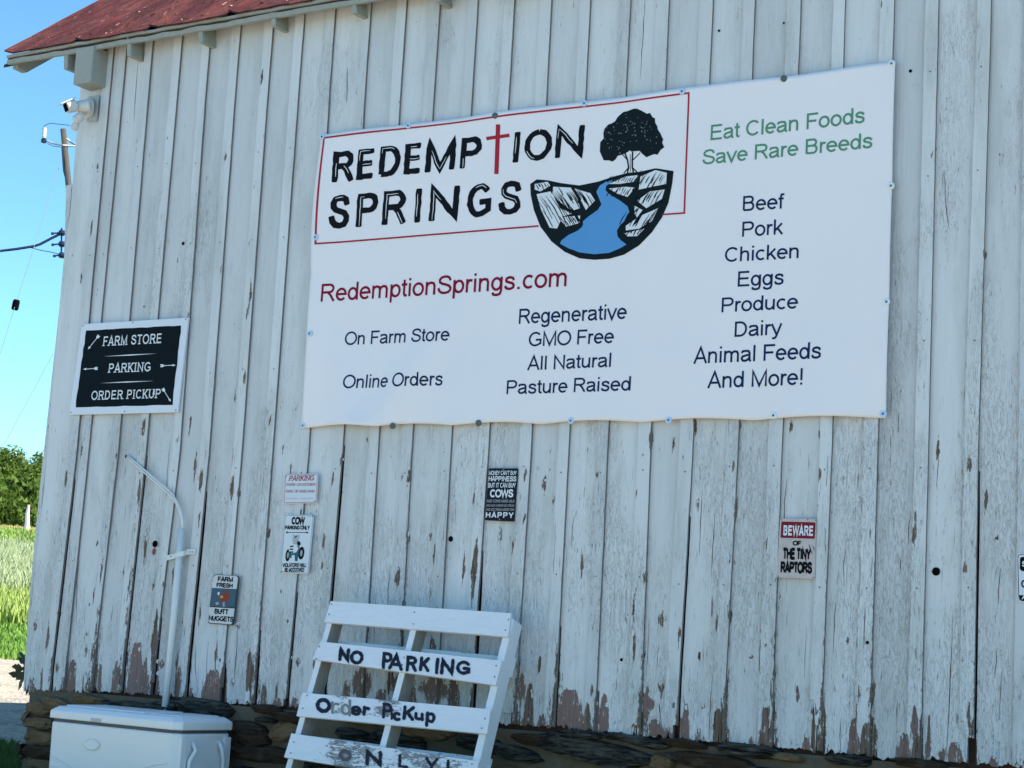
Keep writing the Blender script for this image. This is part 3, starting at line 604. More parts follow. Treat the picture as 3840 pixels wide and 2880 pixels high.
# ================================================================ STROKE LETTERING
def arc(cx_, cy_, rx, ry, a0, a1, n=10):
    return [(cx_+rx*math.cos(rad(a0+(a1-a0)*i/n)), cy_+ry*math.sin(rad(a0+(a1-a0)*i/n))) for i in range(n+1)]
q = .0625                # half stroke used when the skeletons were drawn
X = .725-q               # x-height centre line
def bowl(x0, x1, y0, y1, a0=0, a1=360, n=20): return arc((x0+x1)/2, (y0+y1)/2, (x1-x0)/2, (y1-y0)/2, a0, a1, n)
G = {
'A': (.93, [[(.05,0),(.465,1),(.88,0)],[(.2,.33),(.73,.33)]]),
'B': (.93, [[(.14,q),(.14,1-q),(.5,1-q)]+arc(.55,.745,.2,.192,80,-80,8)+[(.5,.54),(.14,.54)],[(.5,.54)]+arc(.57,.30,.225,.238,80,-80,8)+[(.5,q),(.14,q)]]),
'C': (1.0, [arc(.53,.5,.42,.44,42,318,20)]),
'D': (1.0, [[(.15,q),(.15,1-q),(.42,1-q)]+arc(.46,.5,.40,.4375,85,-85,14)+[(.42,q),(.15,q)]]),
'E': (.93, [[(.84,1-q),(.15,1-q),(.15,q),(.87,q)],[(.15,.52),(.80,.52)]]),
'F': (.85, [[(.82,1-q),(.15,1-q),(.15,0)],[(.15,.50),(.72,.50)]]),
'G': (1.09, [arc(.56,.5,.45,.44,42,270,18)+[(.72,.09),(.97,.2),(.97,.45),(.60,.45)]]),
'H': (1.0, [[(.15,0),(.15,1)],[(.86,0),(.86,1)],[(.15,.53),(.86,.53)]]),
'I': (.39, [[(.195,0),(.195,1)]]),
'K': (.93, [[(.15,0),(.15,1)],[(.83,1),(.16,.36)],[(.36,.56),(.87,0)]]),
'L': (.78, [[(.14,1),(.14,q),(.74,q)]]),
'M': (1.16, [[(.14,0),(.14,.96),(.58,.06),(1.02,.96),(1.02,0)]]),
'N': (1.0, [[(.15,0),(.15,.95),(.86,.05),(.86,1)]]),
'O': (1.09, [bowl(.07,1.02,q*.7,1-q*.7,90,450,26)]),
'P': (.93, [[(.15,0),(.15,1-q),(.52,1-q)]+arc(.57,.705,.25,.2325,80,-80,8)+[(.52,.47),(.15,.47)]]),
'R': (1.0, [[(.15,0),(.15,1-q),(.55,1-q)]+arc(.61,.725,.245,.2125,80,-80,8)+[(.55,.51),(.15,.51)],[(.52,.50),(.68,.36),(.92,0)]]),
'S': (.93, [[(.82,.72),(.74,.88),(.6,.94),(.44,.945),(.25,.9),(.15,.78),(.17,.65),(.30,.57),(.5,.52),(.72,.45),(.83,.34),(.83,.21),(.72,.1),(.52,.055),(.30,.08),(.15,.18),(.09,.34)]]),
'T': (.85, [[(.03,1-q),(.82,1-q)],[(.425,1-q),(.425,0)]]),
'U': (1.0, [[(.15,1),(.15,.38)]+arc(.505,.38,.355,.32,180,360,12)+[(.86,.38),(.86,1)]]),
'V': (.93, [[(.05,1),(.465,.03),(.88,1)]]),
'W': (1.32, [[(.05,1),(.34,.04),(.66,.95),(.98,.04),(1.27,1)]]),
'Y': (.93, [[(.04,1),(.465,.42),(.465,0)],[(.89,1),(.465,.42)]]),
'a': (.776, [[(.10,.53),(.16,.64),(.36,X),(.55,.64),(.62,.52),(.62,.14),(.70,.0)],[(.62,.42),(.42,.39),(.16,.32),(.10,.19),(.18,.07),(.34,.05),(.52,.12),(.62,.26)]]),
'c': (.70, [arc(.39,.36,.29,.305,48,312,16)]),
'd': (.776, [bowl(.10,.62,.055,X,0,360,20),[(.645,0),(.645,1)]]),
'e': (.776, [[(.10,.37),(.68,.37)]+arc(.39,.36,.29,.305,4,318,18)[1:]]),
'f': (.39, [[(.19,0),(.19,.80),(.23,.93),(.42,.945)],[(.02,.665),(.38,.665)]]),
'g': (.776, [bowl(.10,.62,.055,X,0,360,20),[(.645,.725),(.645,-.02),(.58,-.18),(.38,-.235),(.20,-.20),(.13,-.09)]]),
'h': (.776, [[(.14,0),(.14,1)],[(.14,.45),(.22,.60),(.38,X),(.55,.63),(.62,.50),(.62,0)]]),
'i': (.31, [[(.155,0),(.155,.725)],[(.155,.87),(.155,1)]]),
'k': (.70, [[(.14,0),(.14,1)],[(.62,.725),(.15,.25)],[(.32,.42),(.66,0)]]),
'l': (.31, [[(.155,0),(.155,1)]]),
'm': (1.163, [[(.14,0),(.14,.725)],[(.14,.46),(.20,.60),(.35,X),(.50,.63),(.57,.50),(.57,0)],[(.57,.46),(.64,.60),(.79,X),(.94,.63),(1.01,.50),(1.01,0)]]),
'n': (.776, [[(.14,0),(.14,.725)],[(.14,.45),(.22,.60),(.38,X),(.55,.63),(.62,.50),(.62,0)]]),
'o': (.776, [bowl(.09,.68,.045,X+.01,90,450,20)]),
'p': (.776, [bowl(.16,.68,.055,X,0,360,20),[(.14,-.28),(.14,.725)]]),
'r': (.465, [[(.14,0),(.14,.725)],[(.14,.42),(.20,.58),(.32,.655),(.45,.62)]]),
's': (.70, [[(.60,.50),(.54,.62),(.36,X+.005),(.19,.62),(.14,.53),(.18,.44),(.34,.39),(.52,.34),(.60,.25),(.58,.13),(.46,.06),(.34,.05),(.17,.09),(.09,.22)]]),
't': (.388, [[(.19,.93),(.19,.16),(.24,.07),(.38,.06)],[(.02,.665),(.37,.665)]]),
'u': (.776, [[(.13,.725),(.13,.22),(.20,.10),(.36,.05),(.52,.12),(.62,.27)],[(.63,.725),(.63,0)]]),
'v': (.70, [[(.03,.725),(.35,.03),(.67,.725)]]),
'w': (1.0, [[(.03,.725),(.26,.03),(.50,.70),(.74,.03),(.97,.725)]]),
'y': (.70, [[(.03,.725),(.36,.03)],[(.67,.725),(.34,-.12),(.24,-.22),(.08,-.22)]]),
'.': (.388, [[(.19,0),(.19,.13)]]), '!': (.388, [[(.19,0),(.19,.13)],[(.19,.27),(.19,1)]]),
"'": (.27, [[(.13,.7),(.13,1)]]), '-': (.465, [[(.05,.36),(.42,.36)]]), ' ': (.388, []), '/': (.4, [[(.02,0),(.38,1)]]),
}
def ribbon(pts, hw, closed=None, butt=True, rng=None, rough_=0.0):
    """polyline -> (verts, quads) in 2D with mitred joints"""
    P = [Vector((p[0], p[1])) for p in pts]
    closed = (P[0]-P[-1]).length < 1e-4
    if closed: P = P[:-1]
    n = len(P); V = []; Q = []
    for i in range(n):
        a = P[(i-1) % n] if (closed or i > 0) else None; b = P[(i+1) % n] if (closed or i < n-1) else None
        d1 = (P[i]-a).normalized() if a is not None else (b-P[i]).normalized()
        d2 = (b-P[i]).normalized() if b is not None else d1
        t_ = (d1+d2); t_ = t_.normalized() if t_.length > 1e-3 else d1
        nrm = Vector((-t_.y, t_.x)); k = 1/max(.42, nrm.dot(Vector((-d1.y, d1.x))))
        h_ = hw*k*(1+(rng.uniform(-rough_, rough_) if rng else 0))
        V += [P[i]+nrm*h_, P[i]-nrm*h_]
    m_ = n if closed else n-1
    for i in range(m_): j = (i+1) % n; Q.append((2*i, 2*i+1, 2*j+1, 2*j))
    return V, Q
def dens(pts, step):
    out = [pts[0]]
    for a, b in zip(pts[:-1], pts[1:]):
        L_ = math.hypot(b[0]-a[0], b[1]-a[1]); n = max(1, int(L_/step))
        for i in range(1, n+1): out.append((a[0]+(b[0]-a[0])*i/n, a[1]+(b[1]-a[1])*i/n))
    return out
class Ink:
    """flat print: collects ribbons and polygons of one colour; map2w turns (u, v, layer) into a world point"""
    def __init__(s): s.v = []; s.f = []; s.k = 0
    def add(s, V, F, fn):
        s.k += 1; o = len(s.v); s.v += [fn(v[0], v[1], s.k) for v in V]; s.f += [tuple(i+o for i in f) for f in F]
    def build(s, name, mat, parent):
        ob = mesh(name, s.v, s.f, mat, parent); return ob
def text_w(s): return sum(G[c_][0] for c_ in s)
def put_text(ink, s, fn, hw=.0625, serif=False, slant=0.0, track=0.0, rng=None, rough_=0, sk=1.0):
    """fn(u, v, layer): u 0..1 along the ink width, v 0..1 cap height"""
    x = 0; strokes = []
    for c_ in s:
        adv, st = G[c_]
        for p in st: strokes.append([(x+a+slant*b, b) for a, b in p])
        x += adv+track
    if serif:
        ex = []
        for p in strokes:
            for (e, o_) in ((p[0], p[1]), (p[-1], p[-2])):
                if (e[1] < .08 or e[1] > .92) and abs(e[0]-o_[0]) < abs(e[1]-o_[1])*1.2 and abs(e[1]-o_[1]) > .3:
                    yy = .035 if e[1] < .5 else .965; ex.append([(e[0]-.23, yy), (e[0]+.23, yy)])
        strokes = [(p, hw) for p in strokes]+[(p, .045) for p in ex]
    else: strokes = [(p, hw) for p in strokes]
    xs = [a for p, h_ in strokes for a, b in p]; x0, x1 = min(xs)-hw, max(xs)+hw; W_ = x1-x0
    ar = 1.0
    for p, h_ in strokes:
        if rng: p = dens(p, .12)
        V, Q = ribbon(p, h_, rng=rng, rough_=rough_)
        ink.add([((v[0]-x0)/W_, v[1]) for v in V], Q, fn)

# ---- print materials
def ink_mat(name, c, r=.7): return simple(name, c, r, .06, 8, spec=.12)
I_BLACK = ink_mat('black_print', (.005, .006, .010)); I_NAVY = ink_mat('navy_print', (.006, .024, .085)); I_RED = ink_mat('red_print', (.42, .022, .045))
I_MAROON = ink_mat('maroon_print', (.20, .012, .04)); I_GREEN = ink_mat('green_print', (.09, .28, .17)); I_BLUE = ink_mat('blue_print', (.10, .31, .62)); I_WHITE = ink_mat('white_print', (.72, .75, .78))
I_GREY = ink_mat('grey_print', (.35, .36, .36)); I_TEAL = ink_mat('teal_print', (.03, .13, .18))

# ================================================================ BANNER
t = NT('white_vinyl_banner'); f = t.noise(2.2, 3); f2 = t.noise((400, 400, 400), 2)
t.base(t.mix(f, (.83, .78, .79), (.88, .83, .84))); t.rough(t.math('ADD', .34, t.math('MULTIPLY', t.noise((5, 5, 3), 4), .25)), .45); t.bump(t.noise((4.5, 4.5, 1.6), 3, .5, .6), .5, .012); M_VINYL = t.m
TL, TR, BR, BLc = at(1203, 507, -.03), at(3357, 230, -.03), at(3322, 1568, -.03), at(1127, 1607, -.03)
def ban_xz(u, v):
    a = TL.lerp(TR, u); b = BLc.lerp(BR, u); p = b.lerp(a, v); return p
GRO_B = [0.006,.158,.303,.460,.630,.808,.993]
def cloth_y(u, v):
    y = -.024
    y -= .010*max(0, 1-v/.28)*abs(math.sin(math.pi*np.interp(u, GRO_B, range(7))))        # belly between the lower fixings
    y -= .030*math.exp(-((u-.16-.35*(v-.02))/.045)**2)*max(0, 1-v/.42)                     # fold running up from the second fixing
    y -= .022*math.exp(-((u-.10+.12*v)/.03)**2)*max(0, 1-v/.35)
    y -= .017*math.exp(-((u-.305)/.03)**2)*max(0, 1-v/.25)
    y -= .018*math.exp(-(u/.03)**2)*abs(math.sin(v*6.0))
    y -= .006*math.exp(-((1-u)/.02)**2)*abs(math.sin(v*9.4))
    y -= .004*(mnoise.noise(Vector((u*6, v*3, 2)))+1)+.0012*mnoise.noise(Vector((u*40, v*2, 7)))
    y -= .004*math.exp(-((v-1)/.03)**2)*abs(math.sin(u*22))
    return y
def cloth(u, v, lift=0.0):
    p = ban_xz(u, v)
    seg = abs(math.sin(math.pi*np.interp(u, GRO_B, range(7))))
    z = p.z+(.013*seg*max(0, 1-v/.06) if v < .06 else 0)+(.004*math.sin(u*20)*max(0, (v-.94)/.06))
    x = p.x+(.010*math.sin(v*7)*max(0, 1-u/.03))
    return (x, cloth_y(u, v)-lift, z)
ban = empty('banner', (TL.x, 0, BLc.z), 'large white vinyl banner with black logo lettering, green, red and navy text', 'banner')
nu, nv = 170, 84; vs = []; fs = []
for j in range(nv+1):
    for i in range(nu+1): vs.append(cloth(i/nu, j/nv))
for j in range(nv):
    for i in range(nu): a = j*(nu+1)+i; fs.append((a, a+1, a+nu+2, a+nu+1))
cl = mesh('cloth', vs, fs, M_VINYL, ban, smooth=True)
sm = cl.modifiers.new('solid', 'SOLIDIFY'); sm.thickness = .0015; sm.offset = -1
# pixel -> banner (u, v)
_TLb = np.array([TL.x, TL.z]); 
def px_uv(px, py):
    p = at(px, py, -.03); u = .5; v = .5
    for _ in range(12):
        c0 = ban_xz(u, v); cu = (ban_xz(u+.01, v)-c0)*100; cv = (ban_xz(u, v+.01)-c0)*100
        dx, dz = p.x-c0.x, p.z-c0.z; D_ = cu.x*cv.z-cv.x*cu.z
        u += (dx*cv.z-cv.x*dz)/D_; v += (cu.x*dz-dx*cu.z)/D_
    return u, v
LIFT = .0012
def cpt(u, v, k=0): return cloth(u, v, LIFT+.00001*(k % 160))
def banner_text(name, s, pL, pR, ytop, mat, hw=.0625, parent=ban, **kw):
    a = px_uv(*pL); b = px_uv(*pR); c_ = px_uv(pL[0], ytop); H_ = c_[1]-a[1]
    # cloth u is 3.04 m long, v 1.5 m high
    ink = Ink()
    def fn(u, v, k): return cpt(a[0]+(b[0]-a[0])*u+(c_[0]-a[0])*v*0, a[1]+(b[1]-a[1])*u+H_*v, k)
    put_text(ink, s, fn, hw, **kw); return ink.build(name, mat, parent)
def poly_ink(ink, pts, lay=None, step=26):
    """filled polygon given in photo pixels, split finely so that it follows the cloth"""
    from mathutils.geometry import tessellate_polygon
    P = [tuple(p) for p in pts]
    tri = [[P[i] for i in t3] for t3 in tessellate_polygon([[Vector((a, -b, 0)) for a, b in P]])]
    out = []
    while tri:
        t3 = tri.pop(); e = [math.dist(t3[i], t3[(i+1) % 3]) for i in range(3)]; k = e.index(max(e))
        if e[k] > 30:
            m_ = ((t3[k][0]+t3[(k+1) % 3][0])/2, (t3[k][1]+t3[(k+1) % 3][1])/2)
            tri += [[t3[k], m_, t3[(k+2) % 3]], [m_, t3[(k+1) % 3], t3[(k+2) % 3]]]
        else: out.append(t3)
    L_ = 0 if lay is None else lay; idx = {}
    for t3 in out:
        f_ = []
        for p in t3:
            if p not in idx: idx[p] = len(ink.v); u_, v_ = px_uv(*p); ink.v.append(cpt(u_, v_, L_*3))
            f_.append(idx[p])
        ink.f.append(tuple(f_))
def line_ink(ink, pts, hwpx, lay=None, step=26, taper=False):
    P = dens(pts, step); V, Q = ribbon(P, hwpx)
    if taper:
        n = len(V)//2
        for i in range(n):
            k = math.sin(math.pi*(i+.35)/(n+.0)*.92); m_ = (V[2*i]+V[2*i+1])/2; V[2*i] = m_+(V[2*i]-m_)*k; V[2*i+1] = m_+(V[2*i+1]-m_)*k
    ink.k += 1; o = len(ink.v); L_ = ink.k if lay is None else lay
    for v in V: u_, v_ = px_uv(v.x, v.y); ink.v.append(cpt(u_, v_, L_*3))
    ink.f += [tuple(i+o for i in f) for f in Q]
banner_text('lettering', 'RedemptionSprings.com', (1204,1132), (2123,1073), 1066, I_RED if False else ink_mat('crimson_print', (.25, .005, .03)), .068)
for s, l, r, tp_ in (('On Farm Store',(1292,1294),(1687,1278),1245),('Online Orders',(1292,1458),(1662,1446),1408),('Regenerative',(1945,1215),(2348,1195),1159),('GMO Free',(1982,1300),(2300,1286),1246),('All Natural',(1977,1389),(2291,1376),1337),('Pasture Raised',(1901,1479),(2365,1465),1427),
    ('Beef',(2785,792),(2943,781),736),('Pork',(2782,888),(2936,877),832),('Chicken',(2717,983),(2993,967),928),('Eggs',(2766,1075),(2937,1066),1018),('Produce',(2706,1172),(2991,1156),1117),('Dairy',(2755,1264),(2932,1254),1207),('Animal Feeds',(2601,1365),(3079,1344),1305),('And More!',(2654,1457),(3010,1443),1397)):
    banner_text('lettering', s, l, r, tp_, I_NAVY, .068)
for s, l, r, tp_ in (('Eat Clean Foods',(2664,526),(3242,460),469),('Save Rare Breeds',(2633,618),(3271,554),563)):
    banner_text('lettering', s, l, r, tp_, I_GREEN, .068)
def c2(x, y): return (1100+x*.6962, 300+y*.6962)       # crop used when measuring the logo
fr = Ink()
line_ink(fr, [c2(1320,786), c2(130,883), c2(165,314), c2(2130,73), c2(2105,716), c2(1985,724)], 3.2)
fr.build('logo_frame', I_RED, ban)
ik = Ink(); line_ink(ik, [c2(1102,240), c2(1092,506)], 8.0); line_ink(ik, [c2(1038,315), c2(1163,297)], 6.4); ik.build('logo_cross', I_RED, ban)
# hand drawn capitals with a white in-line
def brush(ink, hi, ch, quad, rng, hw=.13, map_=None, hi_w=.012, r=.10):
    adv, st = G[ch]; xs = [a for p in st for a, b in p]; x0, x1 = min(xs), max(xs)
    if x1-x0 < .05: x0 -= .06; x1 += .06
    def fn(a, b, k, q_=quad):
        u = (a-x0)/(x1-x0); v = b; tl, tr, br, bl = q_
        X_ = (bl[0]*(1-u)+br[0]*u)*(1-v)+(tl[0]*(1-u)+tr[0]*u)*v; Y_ = (bl[1]*(1-u)+br[1]*u)*(1-v)+(tl[1]*(1-u)+tr[1]*u)*v
        return map_(X_, Y_, k)
    asp = (abs(quad[3][1]-quad[0][1]))/max(1, abs(quad[1][0]-quad[0][0]))*(x1-x0)   # px per unit v over px per unit u
    for p in st:
        P = dens([(a*1.0/asp if False else a, b) for a, b in p], .14)
        P = [(a+rng.uniform(-.012, .012), b+rng.uniform(-.012, .012)) for a, b in P]
        # widen isotropically in pixels: work in scaled space
        S_ = [(a/asp, b) for a, b in P]
        if (Vector(S_[0])-Vector(S_[-1])).length > .1:
            # rounded, slightly over-shot ends
            for e, o_ in ((0, 1), (-1, -2)):
                d = Vector(S_[e])-Vector(S_[o_]); d.normalize(); 
                if e == 0: S_ = [tuple(Vector(S_[0])+d*hw*.35)]+S_
                else: S_ = S_+[tuple(Vector(S_[-1])+d*hw*.35)]
        V, Q = ribbon(S_, hw, rng=rng, rough_=r)
        if (Vector(S_[0])-Vector(S_[-1])).length > .1:
            for e in (0, 1, -2, -1): pass
            c0 = (V[0]+V[1])/2; V[0] = c0+(V[0]-c0)*.7; V[1] = c0+(V[1]-c0)*.7; c1 = (V[-2]+V[-1])/2; V[-2] = c1+(V[-2]-c1)*.7; V[-1] = c1+(V[-1]-c1)*.7
        ink.add([(v[0]*asp, v[1]) for v in V], Q, fn)
        if hi is not None:
            n = len(S_)
            if n > 4:
                i0 = rng.randint(1, max(1, n//3)); i1 = min(n-2, i0+rng.randint(2, max(3, n//2))); seg = S_[i0:i1+1]
                if len(seg) > 2:
                    off = rng.choice((-1, 1))*hw*.25
                    V, Q = ribbon(seg, hi_w); 
                    m_ = len(V)//2
                    for i in range(m_):
                        c0 = (V[2*i]+V[2*i+1])/2; e_ = (V[2*i]-V[2*i+1]).normalized(); kk = math.sin(math.pi*(i+.5)/m_)**.5
                        V[2*i] = c0+e_*(off+hi_w*kk); V[2*i+1] = c0+e_*(off-hi_w*kk)
                    hi.add([(v[0]*asp, v[1]) for v in V], Q, lambda a, b, k, f_=fn: f_(a, b, k+40))
rng = random.Random(11)
def logo_map(x, y, k):
    px, py = c2(x, y); u_, v_ = px_uv(px, py); return cloth(u_, v_, LIFT+.00001*(k % 60)+(.0004 if k > 60 else 0))
def box_line(y0, sl, h0, x0, x1, inset=12):
    a, b = x0+inset, x1-inset; f_ = lambda x: y0+sl*(x-215)
    return [(a+8, f_(a)-h0+14), (b+8, f_(b)-h0+14), (b-4, f_(b)-12), (a-4, f_(a)-12)]
blk = Ink(); hil = Ink(); hil.k = 0
for ch, x0, x1 in (('R',215,325),('E',345,437),('D',465,572),('E',600,690),('M',715,868),('P',900,1007),('I',1183,1216),('O',1245,1387),('N',1414,1560)):
    brush(blk, hil, ch, box_line(560, -.111, 180, x0, x1), rng, .098, logo_map)
blk.build('logo_lettering', I_BLACK, ban)
bl2 = Ink()
for ch, x0, x1 in (('S',195,297),('P',342,450),('R',483,607),('I',650,690),('N',738,885),('G',937,1060),('S',1108,1220)):
    brush(bl2, hil, ch, box_line(810, -.083, 197, x0, x1), rng, .092, logo_map)
bl2.build('logo_lettering', I_BLACK, ban)
hil.v = [(v[0], v[1]-.0009, v[2]) for v in hil.v]
tag(hil.build('logo_highlight', I_WHITE, ban), kind='stuff')
# round landscape badge
bd = Ink()
poly_ink(bd, [c2(*p) for p in [(1275,560),(1310,535),(1370,540),(1440,555),(1540,568),(1640,548),(1720,522),(1800,500),(1860,495),(1950,475),(2048,490),(2040,560),(2020,660),(1985,740),(1930,820),(1860,890),(1780,940),(1700,962),(1620,968),(1540,960),(1460,925),(1390,870),(1330,790),(1295,700),(1278,620)]], 1)
# tree crown: scalloped outline, thin limbs
cr = [(1840,148),(1880,172),(1918,182),(1948,210),(1958,255),(1985,300),(1992,360),(1962,402),(1905,412),(1862,386),(1825,380),(1790,392),(1762,400),(1722,438),(1672,428),(1645,388),(1652,340),(1668,310),(1680,262),(1712,232),(1752,205),(1780,172)]
cs = []
for i, p in enumerate(dens(cr+[cr[0]], 17)[:-1]): cs.append((p[0]+rng.uniform(-7, 7), p[1]+rng.uniform(-7, 7)))
poly_ink(bd, [c2(*p) for p in cs], 1, 99)
for p_, h_ in (([(1786,392),(1800,430),(1806,470),(1800,500)],4),([(1828,386),(1826,430),(1826,470),(1832,500)],4),([(1815,400),(1815,495)],1.6),([(1770,398),(1800,432)],2.4),([(1868,392),(1828,432)],2.6),([(1808,470),(1780,502)],3),([(1824,470),(1856,500)],3)):
    line_ink(bd, [c2(*p) for p in p_], h_*.7, 2)
bd.build('logo_badge', ink_mat('badge_print', (.005, .012, .016)), ban)
rv_ = Ink(); poly_ink(rv_, [c2(*p) for p in [(1735,536),(1690,545),(1652,568),(1633,602),(1648,640),(1660,670),(1640,700),(1590,735),(1560,760),(1556,790),(1530,812),(1480,835),(1442,865),(1436,882),(1480,905),(1540,928),(1620,938),(1700,930),(1760,905),(1793,885),(1765,865),(1745,842),(1742,810),(1760,780),(1795,750),(1810,712),(1800,680),(1760,650),(1710,620),(1682,595),(1686,570)]], 20)
rv_.build('logo_river', I_BLUE, ban)
wh = Ink()
rocks = [[(1300,560),(1370,548),(1385,570),(1330,600),(1300,590)],[(1400,575),(1495,580),(1530,640),(1545,690),(1500,705),(1440,660),(1395,620)],[(1310,615),(1385,600),(1440,690),(1500,720),(1450,735),(1420,800),(1380,795),(1335,700)],[(1515,585),(1600,610),(1625,650),(1575,700),(1545,640)],[(1425,740),(1545,730),(1540,770),(1470,790)],
 [(1700,560),(1790,520),(1860,512),(1850,545),(1760,560)],[(1700,585),(1790,575),(1840,580),(1800,630),(1740,610)],[(1870,520),(1950,485),(2012,500),(2008,560),(1930,575),(1860,590)],[(1850,650),(1920,600),(2000,590),(1985,640),(1900,690)],[(1835,675),(1880,700),(1850,740),(1838,720)],[(1790,785),(1870,730),(1965,690),(1930,760),(1860,800),(1790,810)],[(1780,825),(1890,800),(1850,840),(1800,842)]]
for r_ in rocks: poly_ink(wh, [c2(*p) for p in r_], 20)
wh.build('logo_rocks', I_WHITE, ban)
ht = Ink()
for r_ in rocks:
    xs = [p[0] for p in r_]; ys = [p[1] for p in r_]
    n = int((max(xs)-min(xs))/8.5)
    for k in range(n):
        x = min(xs)+(k+.7)/n*(max(xs)-min(xs)); l = rng.uniform(.3, .7)*(max(ys)-min(ys)); y = rng.uniform(min(ys), max(ys)-l)
        sgn = 1 if x < 1650 else -1
        line_ink(ht, [c2(x, y), c2(x+sgn*l*.35, y+l*.5), c2(x+sgn*l*.6, y+l)], rng.uniform(1.1, 2.3), 34, 30, taper=True)
for k in range(70):      # leaf highlights in the crown are drawn light
    pass
ht.build('logo_hatching', I_BLACK, ban)
lf = Ink()
for k in range(110):
    x, y = rng.uniform(1665, 1975), rng.uniform(175, 400)
    if ((x-1820)/165)**2+((y-300)/125)**2 < .85: line_ink(lf, [c2(x, y), c2(x+rng.uniform(-8, 8), y+rng.uniform(-8, 8))], .7, 34)
lf.build('logo_leaf_marks', I_GREY, ban)
# grommets with screws
M_WASH = simple('pale_blue_washer', (.50, .66, .86), .35, .08, 30); M_WASHW = simple('white_washer', (.75, .78, .8), .35, .05, 30)
M_SCREW = simple('grey_screw', (.12, .15, .19), .4, .2, 60, metal=.6); M_DGREEN = simple('dull_brass_grommet', (.085, .12, .12), .45, .2, 60, metal=.5)
def washer(px, py, kind, parent=ban):
    u, v = px_uv(px, py); p = Vector(cloth(u, v, .001)); p.z = at(px, py, p.y).z; p.x = at(px, py, p.y).x
    g = MB(); R_ = .0155
    if kind == 2:
        g.lathe(p, (.35, -1, -.2), [(0, .014), (.003, .015), (.005, .011)], 14); g.build('grommet', M_DGREEN, parent)
    else:
        g.lathe(p, (0, -1, 0), [(0, R_), (.003, R_*.97), (.0045, R_*.7)], 16); o_ = g.build('grommet', M_WASH if kind == 0 else M_WASHW, parent)
        g = MB(); g.lathe(p+Vector((0, -.0046, 0)), (0, -1, 0), [(0, .0055), (.003, .004)], 8); g.build('screw', M_SCREW, o_)
for a in ((1208,514,0),(1532,471,0),(1857,434,2),(2192,388,0),(2558,343,0),(2940,295,2),(3344,239,1),(3342,697,1),(3325,1132,1),(3312,1552,0),(2901,1558,1),(2508,1576,0),(2141,1578,0),(1795,1586,2),(1473,1597,2),(1137,1596,0),(1162,1251,0),(1184,890,0)): washer(*a)
adopt(ban)

# ================================================================ SIGNS
class Plate:
    """flat sign on the wall from four photo corners (TL, TR, BR, BL)"""
    def __init__(s, name, corners, Y, label, th=.002, mat=None, rim=None, rimw=0, rad_=0.0, cat='sign', extend=None):
        s.Y = Y; c_ = [at(x, y, Y) for x, y in corners]; s.c = c_
        s.root = empty(name, ((c_[3].x+c_[2].x)/2, Y+th, min(c_[3].z, c_[2].z)), label, cat)
        def outline(ins):
            P = []; ctr = (c_[0]+c_[1]+c_[2]+c_[3])/4
            cc = []
            for i in range(4):
                e1 = (c_[(i+1) % 4]-c_[i]).normalized(); e0 = (c_[(i-1) % 4]-c_[i]).normalized(); cc.append(c_[i]+(e1+e0)*ins)
            r = max(0, rad_-ins*.8)
            if r < 1e-4: return cc
            for i in range(4):
                a = cc[i]; e1 = (cc[(i+1) % 4]-a).normalized(); e0 = (cc[(i-1) % 4]-a).normalized()
                for k in range(6):
                    t_ = k/5; p0 = a+e0*r; p1 = a+e1*r; P.append(p0*(1-t_)**2+a*2*t_*(1-t_)+p1*t_*t_)
            return P
        s.outline = outline
        m = MB(); m.prism(outline(0)[::-1], (0, -1, 0), th); s.panel = bevel(m.build('panel', mat, s.root), .0006, 1)
        if rim: s.ring(0.0 if rimw > 0 else .004, abs(rimw), rim)
        s.n = 0
    def ring(s, ins, wd, mat, lift=.0006, name='border'):
        A = s.outline(ins); B_ = s.outline(ins+wd); n = len(A); m = MB(); k = Vector((0, lift, 0))
        m.add([p-k for p in A]+[p-k for p in B_], [(i, (i+1) % n, n+(i+1) % n, n+i)[::-1] for i in range(n)]); m.build(name, mat, s.root)
    def P(s, x, y, k=0): p = at(x, y, s.Y); p.y = s.Y-.0008-.00001*(k % 80); return tuple(p)
    def text(s, t_, pL, pR, ytop, mat, hw=.0625, name='lettering', **kw):
        ink = Ink(); a = at(pL[0], pL[1], s.Y); b = at(pR[0], pR[1], s.Y); H_ = at(pL[0], ytop, s.Y).z-a.z
        e = (b-a); up = Vector((-e.z, 0, e.x)).normalized()*H_
        def fn(u, v, k): p = a+e*u+up*v; return (p.x, s.Y-.0012-.00001*(k % 80), p.z)
        put_text(ink, t_, fn, hw, **kw); return ink.build(name, mat, s.root)
    def poly(s, pts, mat, name, k=0):
        from mathutils.geometry import tessellate_polygon
        tri = tessellate_polygon([[Vector((a, -b, 0)) for a, b in pts]])
        return mesh(name, [s.P(a, b, k) for a, b in pts], tri, mat, s.root)
    def line(s, pts, hw, mat, name, k=10):
        V, Q = ribbon(pts, hw); return mesh(name, [s.P(v.x, v.y, k) for v in V], Q, mat, s.root)
    def screw(s, x, y, r=.003, mat=None):
        m = MB(); m.lathe(at(x, y, s.Y-.0004), (0, -1, 0), [(0, r), (.0016, r*.8)], 8); m.build('screw', mat or M_SCREW, s.root)
def cm(ox, oy, f): return lambda x, y: (ox+x*f, oy+y*f)
M_SIGNW = simple('white_sign_board', (.70, .73, .79), .45, .05, 6); M_METALW = simple('white_sign_metal', (.66, .69, .74), .35, .06, 12, spec=.5); M_METALD = simple('worn_sign_metal', (.54, .47, .45), .5, .22, 28)
I_CHALK = ink_mat('chalk_black_print', (.003, .008, .012), .8)
def steel(): return M_SCREW
